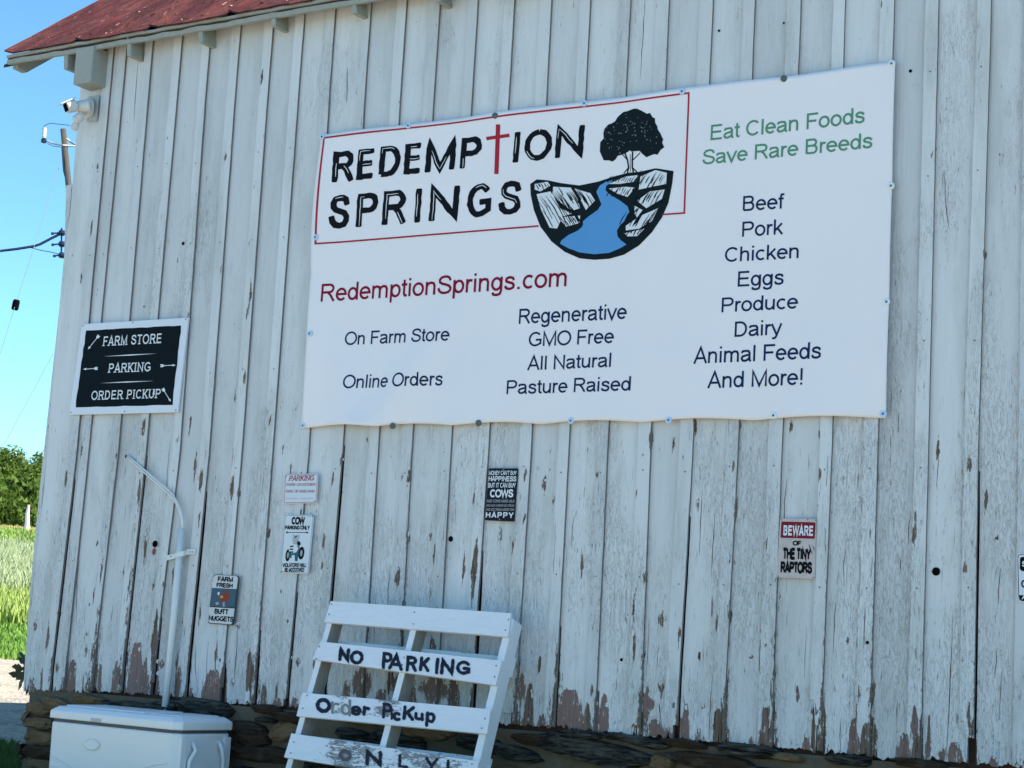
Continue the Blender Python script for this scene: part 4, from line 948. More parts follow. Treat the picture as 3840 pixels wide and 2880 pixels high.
# farm store sign
s = Plate('farm_store_sign', [(308,1215),(706,1191),(666,1546),(258,1556)], -.030, 'white framed black sign reading farm store, parking and order pickup with arrows', .012, M_SIGNW)
f = cm(230, 1180, .2411); r5 = random.Random(5)
edge = []
for a, b, n in (((385,245),(1865,170),14),((1865,170),(1730,1405),12),((1730,1405),(222,1440),14),((222,1440),(385,245),12)):
    for i in range(n): edge.append(f(a[0]+(b[0]-a[0])*i/n+r5.uniform(-7, 7), a[1]+(b[1]-a[1])*i/n+r5.uniform(-5, 5)))
s.poly(edge, I_CHALK, 'black_panel')
for t_, l, r, tp_ in (('FARM STORE',(632,488),(1560,440),345),('PARKING',(715,903),(1385,880),765),('ORDER PICKUP',(465,1325),(1540,1295),1190)):
    s.text(t_, f(*l), f(*r), f(0, tp_)[1], I_WHITE, .078, serif=True, track=.14)
for a, b in (((655,650),(1490,605)),((610,1065),(1440,1030))):
    m_ = ((a[0]+b[0])/2, (a[1]+b[1])/2); s.poly([f(*a), f(m_[0], m_[1]-9), f(*b), f(m_[0], m_[1]+9)], I_WHITE, 'divider_line', 5)
for tail, tip in (((590,320),(415,540)),((570,835),(340,848)),((1540,795),(1780,785)),((1575,1145),(1705,1355))):
    T = Vector(tail); H_ = Vector(tip); d = (H_-T).normalized(); n_ = Vector((-d.y, d.x))
    pts = [T+n_*22-d*2, T+d*45+n_*22, T+d*62+n_*5, H_-d*52+n_*5, H_-d*46+n_*18, H_, H_-d*46-n_*18, H_-d*52-n_*5, T+d*62-n_*5, T+d*45-n_*22, T-n_*22-d*2, T+d*10]
    s.poly([f(p.x, p.y) for p in pts], I_WHITE, 'arrow', 6)
for p in ((337,172),(1110,120),(1937,72),(145,1520),(983,1505),(1780,1485)): s.screw(*f(*p), r=.004)
adopt(s.root)
# parking sign
f = cm(1040, 1740, .2653)
s = Plate('parking_notice', [f(108,138),f(580,138),f(556,554),f(86,562)], -.020, 'small white notice with faded red parking lettering above the cow sign', .002, M_METALW, I_RED, -.0022, .008)
I_FADE = ink_mat('faded_red_print', (.42, .14, .20)); I_FADE2 = ink_mat('bleached_print', (.50, .42, .47))
s.text('PARKING', f(150,238), f(520,232), f(0,168)[1], ink_mat('brick_red_print', (.38, .05, .08)), .085, serif=True, slant=.2)
s.text('PARK ON EITHER', f(118,308), f(545,308), f(0,272)[1], I_FADE, .08, serif=True, slant=.2)
s.text('SIDE OF BUILDING', f(118,402), f(530,402), f(0,368)[1], I_FADE, .08, serif=True, slant=.2)
ik = Ink(); rr = random.Random(9)
for k in range(16):
    x = 130+k*24
    if k == 7: continue
    V, Q = ribbon([(x, 500-rr.uniform(0, 3)), (x+6, 476), (x+14, 488), (x+16, 500)], 1.6); ik.add([(v[0], v[1]) for v in V], Q, lambda a, b, k_, f_=f: s.P(*f_(a, b), k_))
ik.build('faded_marks', I_FADE2, s.root)
s.screw(*f(125,175), mat=I_MAROON); s.screw(*f(530,525)); adopt(s.root)
# cow sign
s = Plate('cow_sign', [f(105,712),f(520,722),f(440,1562),f(40,1535)], -.020, 'white cow parking only sign with a cow riding a tractor and black border', .002, M_METALW, I_TEAL, -.0018, .014)
s.text('COW', f(200,848), f(388,848), f(0,756)[1], I_BLACK, .16); s.text('PARKING ONLY', f(110,925), f(460,925), f(0,874)[1], I_BLACK, .14)
s.line([f(140,967), f(425,968)], 1.2, I_BLACK, 'arrow_line'); s.poly([f(118,966),f(146,950),f(146,984)], I_BLACK, 'arrow_head', 4); s.poly([f(443,968),f(414,952),f(414,986)], I_BLACK, 'arrow_head', 4)
s.text('VIOLATORS WILL', f(72,1455), f(412,1455), f(0,1404)[1], I_BLACK, .13); s.text('BE MOOOOVED', f(104,1522), f(380,1522), f(0,1470)[1], I_BLACK, .13)
def ell(cx_, cy_, rx, ry, a=0, n=18): return [f(cx_+rx*math.cos(t_)*math.cos(a)-ry*math.sin(t_)*math.sin(a), cy_+rx*math.cos(t_)*math.sin(a)+ry*math.sin(t_)*math.cos(a)) for t_ in [2*math.pi*k/n for k in range(n)]]
def wheel(cx_, cy_, rx, ry, nm):
    s.poly(ell(cx_, cy_, rx, ry, .12), I_BLACK, nm, 2); s.poly(ell(cx_, cy_, rx*.42, ry*.5, .12), I_GREY, nm+'_hub', 5)
wheel(340, 1260, 42, 92, 'tractor_wheel'); wheel(150, 1290, 34, 88, 'tractor_wheel')
s.poly([f(*p) for p in ((165,1190),(240,1150),(320,1170),(300,1230),(300,1290),(285,1375),(250,1370),(245,1285),(205,1290),(200,1330),(170,1320))], I_TEAL, 'tractor_body', 12)
s.poly([f(*p) for p in ((165,1160),(215,1135),(260,1140),(300,1190),(270,1250),(205,1262),(165,1230))], I_WHITE, 'cow_body', 20)
s.poly([f(*p) for p in ((222,990),(245,1010),(300,1000),(322,1020),(300,1060),(315,1110),(280,1140),(225,1130),(215,1060))], ink_mat('cow_grey_print', (.42, .46, .50)), 'cow_head', 22)
for p_ in (((180,1170),(232,1160)),((178,1205),(225,1205)),((180,1245),(228,1245))): s.line([f(*p_[0]), f(*p_[1])], 2.6, I_BLACK, 'cow_mark', 30)
s.poly([f(*p) for p in ((285,1090),(325,1100),(330,1140),(300,1165),(280,1130))], I_BLACK, 'cow_mark', 32); s.poly([f(*p) for p in ((250,1025),(282,1012),(272,1035),(245,1050))], I_BLACK, 'cow_mark', 32)
s.screw(*f(505,735), mat=M_BLACK); s.screw(*f(55,1528), mat=M_BLACK); adopt(s.root)
# happy cows sign
f = cm(1800, 1730, .1447)
s = Plate('cows_sign', [f(222,178),f(992,184),f(890,1562),f(128,1528)], -.020, 'narrow black sign with white lettering about happiness and cows', .002, ink_mat('black_sign_metal', (.008, .009, .022), .35), rad_=.006)
for t_, l, r, tp_, mt, hw in (("MONEY CAN'T BUY",(232,352),(955,352),248,I_WHITE,.10),('HAPPINESS',(222,512),(942,518),388,I_WHITE,.11),('BUT IT CAN BUY',(210,680),(930,680),562,I_WHITE,.10),('COWS',(258,925),(862,925),738,I_WHITE,.125),('AND COWS MAKE MILK',(180,1062),(900,1068),992,I_GREY,.10),('AND MILK MAKES ICE CREAM',(168,1172),(890,1175),1115,I_GREY,.10),('AND ICE CREAM MAKES YOU',(163,1280),(885,1282),1218,I_GREY,.10),('HAPPY',(150,1455),(875,1468),1318,I_WHITE,.12)):
    s.text(t_, f(*l), f(*r), f(0, tp_)[1], mt, hw, track=.22 if t_ == 'HAPPY' else .02)
s.screw(*f(605,220), mat=I_GREY); s.screw(*f(505,1505), mat=I_GREY); adopt(s.root)
# farm fresh sign
f = cm(760, 2140, .1326)
s = Plate('farm_fresh_sign', [f(308,100),f(1040,148),f(892,1548),f(138,1492)], -.020, 'small farm fresh sign with a red hen on a blue panel beside the conduit', .002, ink_mat('dark_rim_enamel', (.03, .045, .06), .35), rad_=.016)
M_CREAM = ink_mat('cream_enamel', (.62, .62, .63))
s.poly([f(*p) for p in ((350,132),(400,122),(960,150),(1002,200),(965,520),(268,488),(300,200))], M_CREAM, 'upper_panel', 0)
s.poly([f(*p) for p in ((262,505),(960,532),(905,1030),(195,1005))], ink_mat('slate_blue_enamel', (.065, .12, .165)), 'picture_panel', 0)
s.poly([f(*p) for p in ((190,1030),(905,1070),(860,1440),(800,1518),(200,1470),(160,1420))], M_CREAM, 'lower_panel', 0)
s.text('FARM', f(425,298), f(862,318), f(0,172)[1], I_BLACK, .145); s.text('FRESH', f(390,458), f(850,486), f(0,345)[1], I_BLACK, .145)
s.text('BUTT', f(332,1212), f(738,1235), f(0,1080)[1], I_BLACK, .145); s.text('NUGGETS', f(172,1402), f(872,1445), f(0,1272)[1], I_BLACK, .14)
s.poly([f(*p) for p in ((430,610),(480,600),(492,650),(560,648),(630,655),(660,560),(700,545),(742,560),(738,640),(775,720),(740,830),(660,875),(600,895),(520,870),(480,800),(470,720),(432,690))], ink_mat('hen_red_print', (.27, .055, .035)), 'hen', 10)
s.poly([f(*p) for p in ((425,615),(478,602),(486,640),(452,705),(430,685))], I_WHITE, 'hen_tail', 14); s.poly([f(*p) for p in ((480,720),(560,700),(590,760),(520,790))], ink_mat('hen_buff_print', (.5, .33, .2)), 'hen_wing', 14)
s.poly([f(*p) for p in ((570,885),(630,885),(618,990),(660,1012),(570,1020))], I_GREY, 'hen_leg', 12); s.poly([f(*p) for p in ((362,900),(450,885),(468,945),(380,975))], ink_mat('egg_print', (.5, .36, .38)), 'eggs', 12)
adopt(s.root)
# beware sign
f = cm(2880, 1930, .1567)
s = Plate('beware_sign', [f(285,92),f(1158,100),f(1112,1542),f(208,1500)], -.020, 'weathered beware of the tiny raptors sign with a dark red heading', .002, M_METALD)
s.poly([f(*p) for p in ((340,164),(1125,184),(1140,200),(1118,560),(1105,578),(318,552),(303,535),(322,180))], ink_mat('dark_red_enamel', (.20, .015, .03)), 'red_panel', 0)
s.text('BEWARE', f(345,482), f(1090,498), f(0,265)[1], I_WHITE, .125, serif=True, track=.14); s.text('OF', f(590,732), f(808,732), f(0,632)[1], I_BLACK, .15)
s.text('THE TINY', f(345,1052), f(1030,1072), f(0,808)[1], I_BLACK, .165); s.text('RAPTORS', f(300,1378), f(1055,1395), f(0,1140)[1], I_BLACK, .165)
s.poly([f(*p) for p in ((975,690),(1010,760),(1040,850),(1075,960),(1020,880),(990,780))], M_MORTAR, 'scratch', 40); s.poly([f(*p) for p in ((1060,720),(1110,800),(1115,900),(1085,800))], M_MORTAR, 'scratch', 40)
for p in ((318,125),(945,120),(1140,132),(255,1475),(1080,1505)): s.screw(*f(*p), mat=M_EDGE)
adopt(s.root)
# sign cut by the right edge of the frame
f = cm(3700, 1900, .241)
s = Plate('warning_sign', [f(462,722),f(1290,700),f(1290,1470),f(482,1490)], -.022, 'white and black rounded sign on the boards at the far right edge of the wall', .003, M_SIGNW, I_CHALK, -.0025, .022)
s.poly([f(*p) for p in ((520,800),(545,782),(1230,765),(1235,990),(560,1005),(530,990),(515,960))], I_CHALK, 'black_panel', 2)
s.text('S', f(550,935), f(650,930), f(0,850)[1], I_WHITE, .12); s.text('C', f(540,1262), f(640,1258), f(0,1145)[1], I_CHALK, .11)
s.poly([f(*p) for p in ((505,1378),(1240,1350),(1240,1445),(560,1462),(520,1440))], I_CHALK, 'lower_panel', 3); s.text('A', f(545,1440), f(640,1438), f(0,1375)[1], I_WHITE, .1)
adopt(s.root)

# ================================================================ CONDUIT AND CABLE
M_PVC = simple('grey_painted_pvc', (.72, .73, .71), .4, .07, 14, .1)
con = empty('conduit', tuple(at(619, 2645, -.045)), 'grey pipe conduit strapped upright to the boards with twin cable entering its top', 'conduit')
a, b_ = at(681, 1984, -.04), at(619, 2650, -.04)
m = MB(); m.tube([a, a.lerp(b_, .5)+Vector((.003, 0, 0)), b_], .0175, 14); o_ = m.build('pipe', M_PVC, con, smooth=False); 
for p_ in o_.data.polygons: p_.use_smooth = len(p_.vertices) == 4
m = MB(); m.tube([b_+Vector((0, 0, .0)), b_+Vector((0, 0, -.05))], .011, 8); m.build('pipe_tail', weathered('pinkish_pipe', (.22, .15, .13), (.35, .28, .25)), con)
cab = [(476,1714),(500,1736),(533,1765),(567,1795),(598,1821),(625,1845),(643,1862),(660,1888),(673,1916),(681,1945),(684,1975),(683,1990)]
for off, nm in ((0, 'cable'), (7, 'cable')):
    m = MB(); pts = [at(x+off*(.3+.5*math.sin(i*.3)), y-off*(1 if i < 7 else .2), -.028 if i > 1 else -.012+.0*i) for i, (x, y) in enumerate(cab)]
    m.tube(pts, .0048, 7); o_ = m.build(nm, M_PVC, con, smooth=True)
m = MB(); L0, L1 = at(625, 2092, -.018), at(655, 2085, -.03); pc = at(672, 2078, -.06); R0_, R1_ = at(700, 2070, -.035), at(733, 2068, -.018)
path = [L0, L1, at(657, 2083, -.056), pc, at(688, 2076, -.058), R0_, R1_]; vs = []; fs = []
for p in path: vs += [(p.x, p.y, p.z+.013), (p.x, p.y, p.z-.013), (p.x, p.y+.002, p.z-.013), (p.x, p.y+.002, p.z+.013)]
for i in range(len(path)-1):
    for k in range(4): fs.append((4*i+k, 4*i+(k+1) % 4, 4*i+4+(k+1) % 4, 4*i+4+k))
m.add(vs, fs); st = m.build('strap', M_PVC, con)
for p in ((640,2087),(712,2070),(722,2070)): g = MB(); g.lathe(at(*p, -.038), (0, -1, 0), [(0, .004), (.002, .003)], 6); g.build('screw', M_SCREW, st)
h_ = disc('cable_hole', at(474, 1712, -.0035), .010, M_BLACK, con, y=-.0035); adopt(con)

# ================================================================ SECURITY LIGHT
sec = empty('security_light', tuple(at(340, 410, 0)), 'white twin head security light fixed under the eaves on the barn corner', 'security light')
M_CAMW = simple('white_plastic', (.62, .62, .60), .35, .06, 30, spec=.5)
ctr = at(330, 405, -.03)
m = MB(); m.box((ctr.x-.012, -.022, ctr.z-.075), (ctr.x+.066, -.0155, ctr.z+.07)); m.build('mount_plate', simple('cam_plate', (.42, .44, .44), .5), sec)
ax = Vector((-.55, -1, -.1)).normalized()
m = MB(); m.lathe(ctr+Vector((.012, .012, 0)), ax, [(0, .055), (.018, .057), (.022, .052), (.028, .046), (.06, .040)], 24); o_ = m.build('base', M_CAMW, sec); 
p0 = ctr+ax*.065
m = MB(); m.lathe(at(318, 398, -.10), Vector((-1, -.5, -.12)), [(-.035, .030), (-.03, .034), (.035, .032), (.045, .026)], 20); m.build('arm_joint', M_CAMW, sec)
h0 = at(255, 398, -.17); hx = Vector((-.36, -.84, -.42)).normalized()
m = MB(); m.lathe(h0+Vector((.03, .03, .01)), hx, [(0, .028), (.01, .035), (.055, .035), (.06, .032)], 18); hd = m.build('lamp_head', M_CAMW, sec)
m = MB(); e = h0+Vector((.03, .03, .01)); sv = hx.cross(Vector((0, 0, 1))).normalized(); uv_ = sv.cross(hx)
m.box((-.021, -.021, 0), (.021, .021, .004), fn=lambda x, y, z: tuple(e+sv*x+uv_*y+hx*(z+.061))); m.build('lens', M_BLACK, hd)
m = MB(); m.box((-.034, .034, .0), (.034, .041, .095), fn=lambda x, y, z: tuple(e+sv*x+uv_*(y-max(0, z)*.15)+hx*z)); bevel(m.build('hood', M_CAMW, hd), .004)
h1 = at(285, 442, -.12); m = MB(); m.lathe(h1+Vector((.02, .02, .02)), Vector((-.5, -.4, -.8)), [(0, .02), (.012, .027), (.045, .027), (.055, .018)], 16); m.build('lamp_head', M_CAMW, sec)
h2 = at(276, 476, -.11); m = MB(); m.lathe(h2+Vector((.012, .01, .02)), Vector((-.35, -.3, -.9)), [(0, .016), (.006, .021), (.035, .021), (.04, .015)], 14); sn = m.build('motion_sensor', M_CAMW, sec)
m = MB(); m.tube([h1+Vector((.02, .02, .02)), h2+Vector((.012, .01, .02))], .010, 8); m.build('bracket', M_CAMW, sec); adopt(sec)

# ================================================================ COOLER
cz0 = .823; CO = Vector((-6.812, -.43, cz0)); ca = -.043; cu = Vector((math.cos(ca), math.sin(ca), 0)); cv_ = Vector((-math.sin(ca), math.cos(ca), 0)); LW, DW = .905, .40
M_COOL = simple('white_cooler_plastic', (.78, .765, .77), .38, .05, 5, .02, spec=.45); M_COOLG = simple('cooler_shadow_gap', (.09, .09, .11), .6, .05, 5)
cool = empty('cooler', tuple(CO+cu*LW/2+cv_*DW/2+Vector((0, 0, -.40))), 'large white plastic ice chest standing against the stone foundation', 'cooler')
def CP(x, y, z): return tuple(CO+cu*x+cv_*y+Vector((0, 0, z)))
def rbox(x0, x1, y0, y1, z0, z1, ch, name, mat, taper=0, bv=.012, top=0, par=cool):
    """chamfered-plan box; taper narrows the foot; top chamfer"""
    def ring(ins, z): return [(x0+ch+ins, y0+ins, z), (x1-ch-ins, y0+ins, z), (x1-ins, y0+ch+ins, z), (x1-ins, y1-ch-ins, z), (x1-ch-ins, y1-ins, z), (x0+ch+ins, y1-ins, z), (x0+ins, y1-ch-ins, z), (x0+ins, y0+ch+ins, z)]
    rs = [ring(taper, z0), ring(0, z1-top)]+([ring(top*1.3, z1)] if top else [])
    vs = [CP(*p) for r_ in rs for p in r_]; n = 8; fs = [tuple(range(n-1, -1, -1)), tuple(range(len(vs)-n, len(vs)))]
    for r_ in range(len(rs)-1):
        for k in range(n): fs.append((r_*n+k, r_*n+(k+1) % n, (r_+1)*n+(k+1) % n, (r_+1)*n+k))
    return bevel(mesh(name, vs, fs, mat, par), bv, 3)
body = rbox(.006, LW-.006, .006, DW-.006, -.40, -.012, .035, 'body', M_COOL, taper=.004)
rbox(.012, LW-.012, .012, DW-.012, -.014, .004, .035, 'gasket', M_COOLG, bv=.002)
lid = rbox(-.004, LW+.004, -.004, DW+.004, .003, .062, .035, 'lid', M_COOL, top=.022, bv=.005)
m = MB(); m.box((.06, .07, .058), (LW-.30, DW-.06, .070), fn=CP); m.box((LW-.26, .07, .058), (LW-.06, DW-.06, .068), fn=CP); bevel(m.build('lid_panel', M_COOL, lid), .006, 2)
m = MB(); m.box((.325, -.0075, .004), (.395, .004, .022), fn=CP); bevel(m.build('latch_recess', simple('latch_grey', (.50, .47, .50), .5), lid), .002)
m = MB(); pts = []
for k in range(28): a = 2*math.pi*k/28; pts.append((.335+.055*math.cos(a), .028*math.sin(a)-.105))
vs = [CP(x, .0025, z) for x, z in pts]+[CP(.335+(x-.335)*.86, -.0005, -.105+(z+.105)*.86) for x, z in pts]+[CP(.335+(x-.335)*.78, .0025, -.105+(z+.105)*.78) for x, z in pts]; n = 28
fs = [(r_*n+k, r_*n+(k+1) % n, (r_+1)*n+(k+1) % n, (r_+1)*n+k) for r_ in range(2) for k in range(n)]+[tuple(range(2*n, 3*n))]
mesh('oval_emblem', vs, fs, M_COOL, body, smooth=False)
m = MB(); pw = [CP(.06+.79*k/30, .006-.003+.004*(.19+.05*math.sin(k/30*math.pi*1.5-.4))/.388-.0005, -.20-.05*math.sin(k/30*math.pi*1.5-.4)) for k in range(31)]; m.tube(pw, .0022, 6); m.build('moulded_line', M_COOL, body)
for k in range(3): m = MB(); m.box((.055, .0035, -.235-.03*k), (.12, .03, -.222-.03*k), fn=CP); bevel(m.build('moulded_rib', M_COOL, body), .003)
ex = LW-.006
m = MB()                 # end face: raised jambs round a recess, with the carrying handle
for (y0, y1, z0, z1) in ((.03,.075,-.36,-.03),(DW-.075,DW-.03,-.36,-.03)):
    m = MB(); m.box((ex-.012, y0, z0), (ex+.010, y1, z1), fn=CP); bevel(m.build('end_moulding', M_COOL, body), .005)
m = MB(); m.tube([CP(ex+.004, .11, -.05), CP(ex+.03, .11, -.09), CP(ex+.018, .085, -.14), CP(ex+.02, .085, -.24), CP(ex+.03, .11, -.262), CP(ex+.03, DW-.11, -.262), CP(ex+.02, DW-.085, -.24), CP(ex+.018, DW-.085, -.14), CP(ex+.03, DW-.11, -.09), CP(ex+.004, DW-.11, -.05)], .0105, 8); hnd = m.build('handle', M_COOL, cool, smooth=True)
adopt(cool)

# ================================================================ PALLET
PM = np.array([[.998,-.068,.009],[.062,.948,.313],[-.030,-.312,.950]])
_u = Vector(PM[:, 0]).normalized(); _w = Vector(PM[:, 2]); _w = (_w-_u*_w.dot(_u)).normalized(); _n = _w.cross(_u).normalized()    # _n points away from the wall? fixed below
if _n.y > 0: _n = -_n
PO = Vector((-5.267, -.190, 1.466)); PLn = .977
def PP(u, v, d): return tuple(PO+_u*u-_w*v+_n*d)        # u along the slats, v down, d out of the front
def pal_uv(px, py):
    d = ray(px, py); t_ = (PO-CAM).dot(_n)/d.dot(_n); r_ = CAM+d*t_-PO; return r_.dot(_u), -r_.dot(_w)
t = NT('chipped_white_pallet_paint')
at_ = t.n('Attribute'); at_.attribute_name = 'wear'; sp = t.n('SeparateColor'); t.L(at_.outputs['Color'], sp.inputs[0])
n1 = t.noise((45, 45, 150), 7, .72, .8); n2 = t.noise((10, 10, 40), 4, .6)
pk = t.step(t.math('ADD', sp.outputs[0], t.math('MULTIPLY', t.math('SUBTRACT', t.math('ADD', t.math('MULTIPLY', n1, .6), t.math('MULTIPLY', n2, .4)), .5), 1.9)), .46, .52)
wd = t.mix(t.noise((20, 20, 160), 5, .6), (.17, .155, .15), (.36, .34, .335))
t.base(t.mix(pk, t.mix(n2, (.74, .74, .77), (.85, .84, .86)), wd)); t.rough(.6, .3); t.bump(t.math('SUBTRACT', t.math('MULTIPLY', t.noise((8, 8, 130), 6, .7), 1.2), pk), .8, .003); M_PAL = t.m
M_PALW = weathered('raw_pallet_wood', (.16, .14, .115), (.42, .385, .33), (120, 120, 8))
pal = empty('pallet_sign', tuple(PP(PLn/2, 1.1, 0)), 'white painted wooden pallet leaning on the barn, hand lettered no parking order pickup only', 'pallet')
def pboard(name, c4, d0, d1, mat, wear, side=None, n=40, rag=0.0):
    """c4: (u, v) TL TR BR BL"""
    vs = []; wr = []; rg = random.Random(hash(name) % 97+int(c4[0][1]*100)); s_ = rg.uniform(0, 50)
    nv_ = 5
    for j in range(nv_+1):
        for i in range(n+1):
            a = i/n; b = j/nv_
            u = (c4[0][0]*(1-a)+c4[1][0]*a)*(1-b)+(c4[3][0]*(1-a)+c4[2][0]*a)*b; v = (c4[0][1]*(1-a)+c4[1][1]*a)*(1-b)+(c4[3][1]*(1-a)+c4[2][1]*a)*b
            e = rag*mnoise.noise(Vector((a*9, j > 2, s_)))*(1 if j in (0, nv_) else 0)
            vs.append(PP(u, v+e, d1+.0015*mnoise.noise(Vector((a*3, b, s_))))); wr.append((wear(u, v), 0, 0, 1))
    fs = [(j*(n+1)+i, (j+1)*(n+1)+i, (j+1)*(n+1)+i+1, j*(n+1)+i+1) for j in range(nv_) for i in range(n)]; mi = [0]*len(fs)
    loop = list(range(n+1))+[(j)*(n+1)+n for j in range(1, nv_+1)]+[nv_*(n+1)+i for i in range(n-1, -1, -1)]+[j*(n+1) for j in range(nv_-1, 0, -1)]
    o_ = len(vs)
    for k in loop:
        p = Vector(vs[k])-_n*(d1-d0); vs.append(tuple(p)); wr.append((wr[k][0]*.8, 0, 0, 1))
    L_ = len(loop)
    for k in range(L_): fs.append((loop[k], loop[(k+1) % L_], o_+(k+1) % L_, o_+k)); mi.append(0)
    fs.append(tuple(o_+k for k in range(L_))[::-1]); mi.append(1)
    return mesh(name, vs, fs, [M_PAL, M_PALW], pal, mi, wear=wr)
f = cm(1000, 2000, .5425)
def pq(*pts): return [pal_uv(*f(*p)) for p in pts]
def w0(u, v): return .10+.10*math.exp(-((u-.1)/.08)**2)+.12*math.exp(-((u-.52)/.05)**2)
def w3(u, v): return .10+.26*math.exp(-((u-.22)/.07)**2)+.34*math.exp(-((u-.46)/.07)**2)*(v < .53)+.12*(u > .3)*(u < .8)+.25*math.exp(-((u-.95)/.05)**2)*(v > .53)
def w4(u, v): return .12+.36*math.exp(-((u-.30)/.16)**2)+.36*math.exp(-((u-.72)/.3)**2)
s1 = pboard('slat', pq((455,478),(1700,562),(1680,725),(412,622)), 0, .018, M_PAL, w0)
s2 = pboard('slat', pq((385,757),(1637,890),(1595,1060),(330,878)), 0, .018, M_PAL, lambda u, v: .08+.2*(u > .75)*.4)
s3 = pboard('slat', pq((260,1110),(1560,1225),(1535,1395),(220,1270)), 0, .018, M_PAL, w3)
s4 = pboard('slat', pq((185,1390),(1480,1585),(1440,1760),(135,1555)), 0, .018, M_PAL, w4)
v5 = pal_uv(*f(60, 1770)); s5 = pboard('slat', [(0,v5[1]),(PLn,v5[1]+.01),(PLn,v5[1]+.1),(0,v5[1]+.095)], 0, .018, M_PAL, lambda u, v: .3)
VEND = 1.08
def stringer(u0, u1, name='stringer'):
    m = MB(); 
    m.box((u0, .012, -.088), (u1, VEND, -.0005), mi=0, fn=lambda u, v, d: PP(u, v, d)); o_ = m.build(name, [M_PAL, M_PALW], pal)
    a = o_.data.color_attributes.new('wear', 'FLOAT_COLOR', 'POINT')
    for k in range(len(a.data)): a.data[k].color = (.12, 0, 0, 1)
    for p_ in o_.data.polygons:
        nn = p_.normal
        if abs(nn.dot(_u)) > .8 and u1 < PLn*.9: p_.material_index = 1
    return bevel(o_, .002, 1)
stringer(.004, .036); stringer(.462, .496); stringer(PLn-.038, PLn-.002)
for vv in (.16, .62, .95): pboard('rear_slat', [(0,vv),(PLn,vv),(PLn,vv+.09),(0,vv+.09)], -.104, -.089, M_PAL, lambda u, v: .3, n=6)
m = MB(); rg_ = random.Random(4)
for (vt, vb) in ((.0, .105), (.208, .31), (.443, .551), (.655, .757)):
    for uu in (.02, .478, PLn-.02):
        for vv in (vt+.028, vb-.028):
            c_ = Vector(PP(uu+rg_.uniform(-.006, .006), vv+rg_.uniform(-.008, .008), .0198)); m.lathe(c_, _n, [(0, .0038), (.0012, .003)], 7)
tag(m.build('nail_head', simple('rusty_nail', (.16, .12, .10), .6, .3, 90), pal), kind='stuff')
# hand painted letters
M_BRUSH = simple('black_brush_paint', (.006, .006, .02), .5, .1, 30); M_BRUSHF = simple('worn_brush_paint', (.23, .215, .21), .7, .25, 40)
def pal_letter(par_, ch, x0, y0, x1, y1, hw=.10, sh=0.0, rr=None, mat=None):
    ink = Ink(); hw *= 1.22
    adv, st = G[ch]; xs = [a for p in st for a, b in p]; ys = [b for p in st for a, b in p]; X0, X1 = min(xs), max(xs); Y0, Y1 = min(ys), max(ys)
    if X1-X0 < .05: X0 -= .05; X1 += .05
    pxh = (y1-y0)/(Y1-Y0); pxw = (x1-x0)/(X1-X0); slope = .095
    for p in st:
        P = dens(p, .15)
        S_ = [(x0+(a-X0)*pxw+(b-.5)*sh+rr.uniform(-1, 1), y1-(b-Y0)*pxh+(a-X0)*pxw*slope+rr.uniform(-1, 1)) for a, b in P]
        V, Q = ribbon(S_, hw, rng=rr, rough_=.16)
        def fn(a, b, k): u, v = pal_uv(*f(a, b)); return PP(u, v, .0208+.00001*(k % 70))
        ink.add([(v[0], v[1]) for v in V], Q, fn)
        for e in ((0,) if p[0] == p[-1] else (0, -1)):
            c_ = S_[e]; ink.add([(c_[0]+hw*math.cos(2*math.pi*k/8), c_[1]+hw*math.sin(2*math.pi*k/8)) for k in range(8)], [tuple(range(8))], fn)
    ink.build('painted_letter', mat, par_)
M_DULL = simple('dulled_brush_paint', (.012, .012, .02), .6, .3, 60); M_HALF = simple('half_worn_paint', (.10, .09, .10), .7, .3, 60)
rr = random.Random(21)
for ch, x0, y0, x1, y1 in (('N',525,812,577,890),('O',603,828,673,910),('P',825,842,872,945),('A',868,855,948,950),('R',990,868,1045,962),('K',1082,872,1132,962),('I',1185,880,1200,982),('N',1228,882,1298,985),('G',1335,898,1412,982)):
    pal_letter(s2, ch, x0, y0, x1, y1-8, 9.5, 8, rr, M_BRUSH)
pal_letter(s3, 'O', 368, 1157, 448, 1235, 11, 4, rr, M_BRUSH); pal_letter(s3, 'e', 605, 1208, 662, 1258, 9, 4, rr, M_BRUSH); pal_letter(s3, 'r', 690, 1212, 720, 1262, 9, 4, rr, M_BRUSH)
pal_letter(s3, 'r', 470, 1178, 512, 1250, 7, 0, rr, M_BRUSHF); pal_letter(s3, 'd', 535, 1160, 590, 1262, 7, 0, rr, M_BRUSHF); pal_letter(s3, 'P', 825, 1192, 872, 1280, 8.5, 4, rr, M_BRUSH)
pal_letter(s3, 'i', 876, 1222, 884, 1292, 6, 0, rr, M_BRUSH); pal_letter(s3, 'c', 896, 1252, 930, 1296, 9, 0, rr, M_BRUSH); pal_letter(s3, 'K', 968, 1210, 1028, 1290, 10, 8, rr, M_BRUSH); pal_letter(s3, 'u', 1046, 1255, 1090, 1295, 9, 0, rr, M_BRUSH); pal_letter(s3, 'p', 1125, 1250, 1172, 1338, 9, 6, rr, M_BRUSH)
pal_letter(s4, 'O', 525, 1512, 592, 1570, 10, 2, rr, M_HALF); pal_letter(s4, 'N', 712, 1515, 800, 1602, 10, 4, rr, M_DULL); pal_letter(s4, 'L', 935, 1545, 985, 1620, 8, 2, rr, M_DULL); pal_letter(s4, 'Y', 1120, 1565, 1190, 1650, 9, 2, rr, M_DULL); pal_letter(s4, '!', 1262, 1580, 1274, 1665, 8, 2, rr, M_DULL)
adopt(pal)

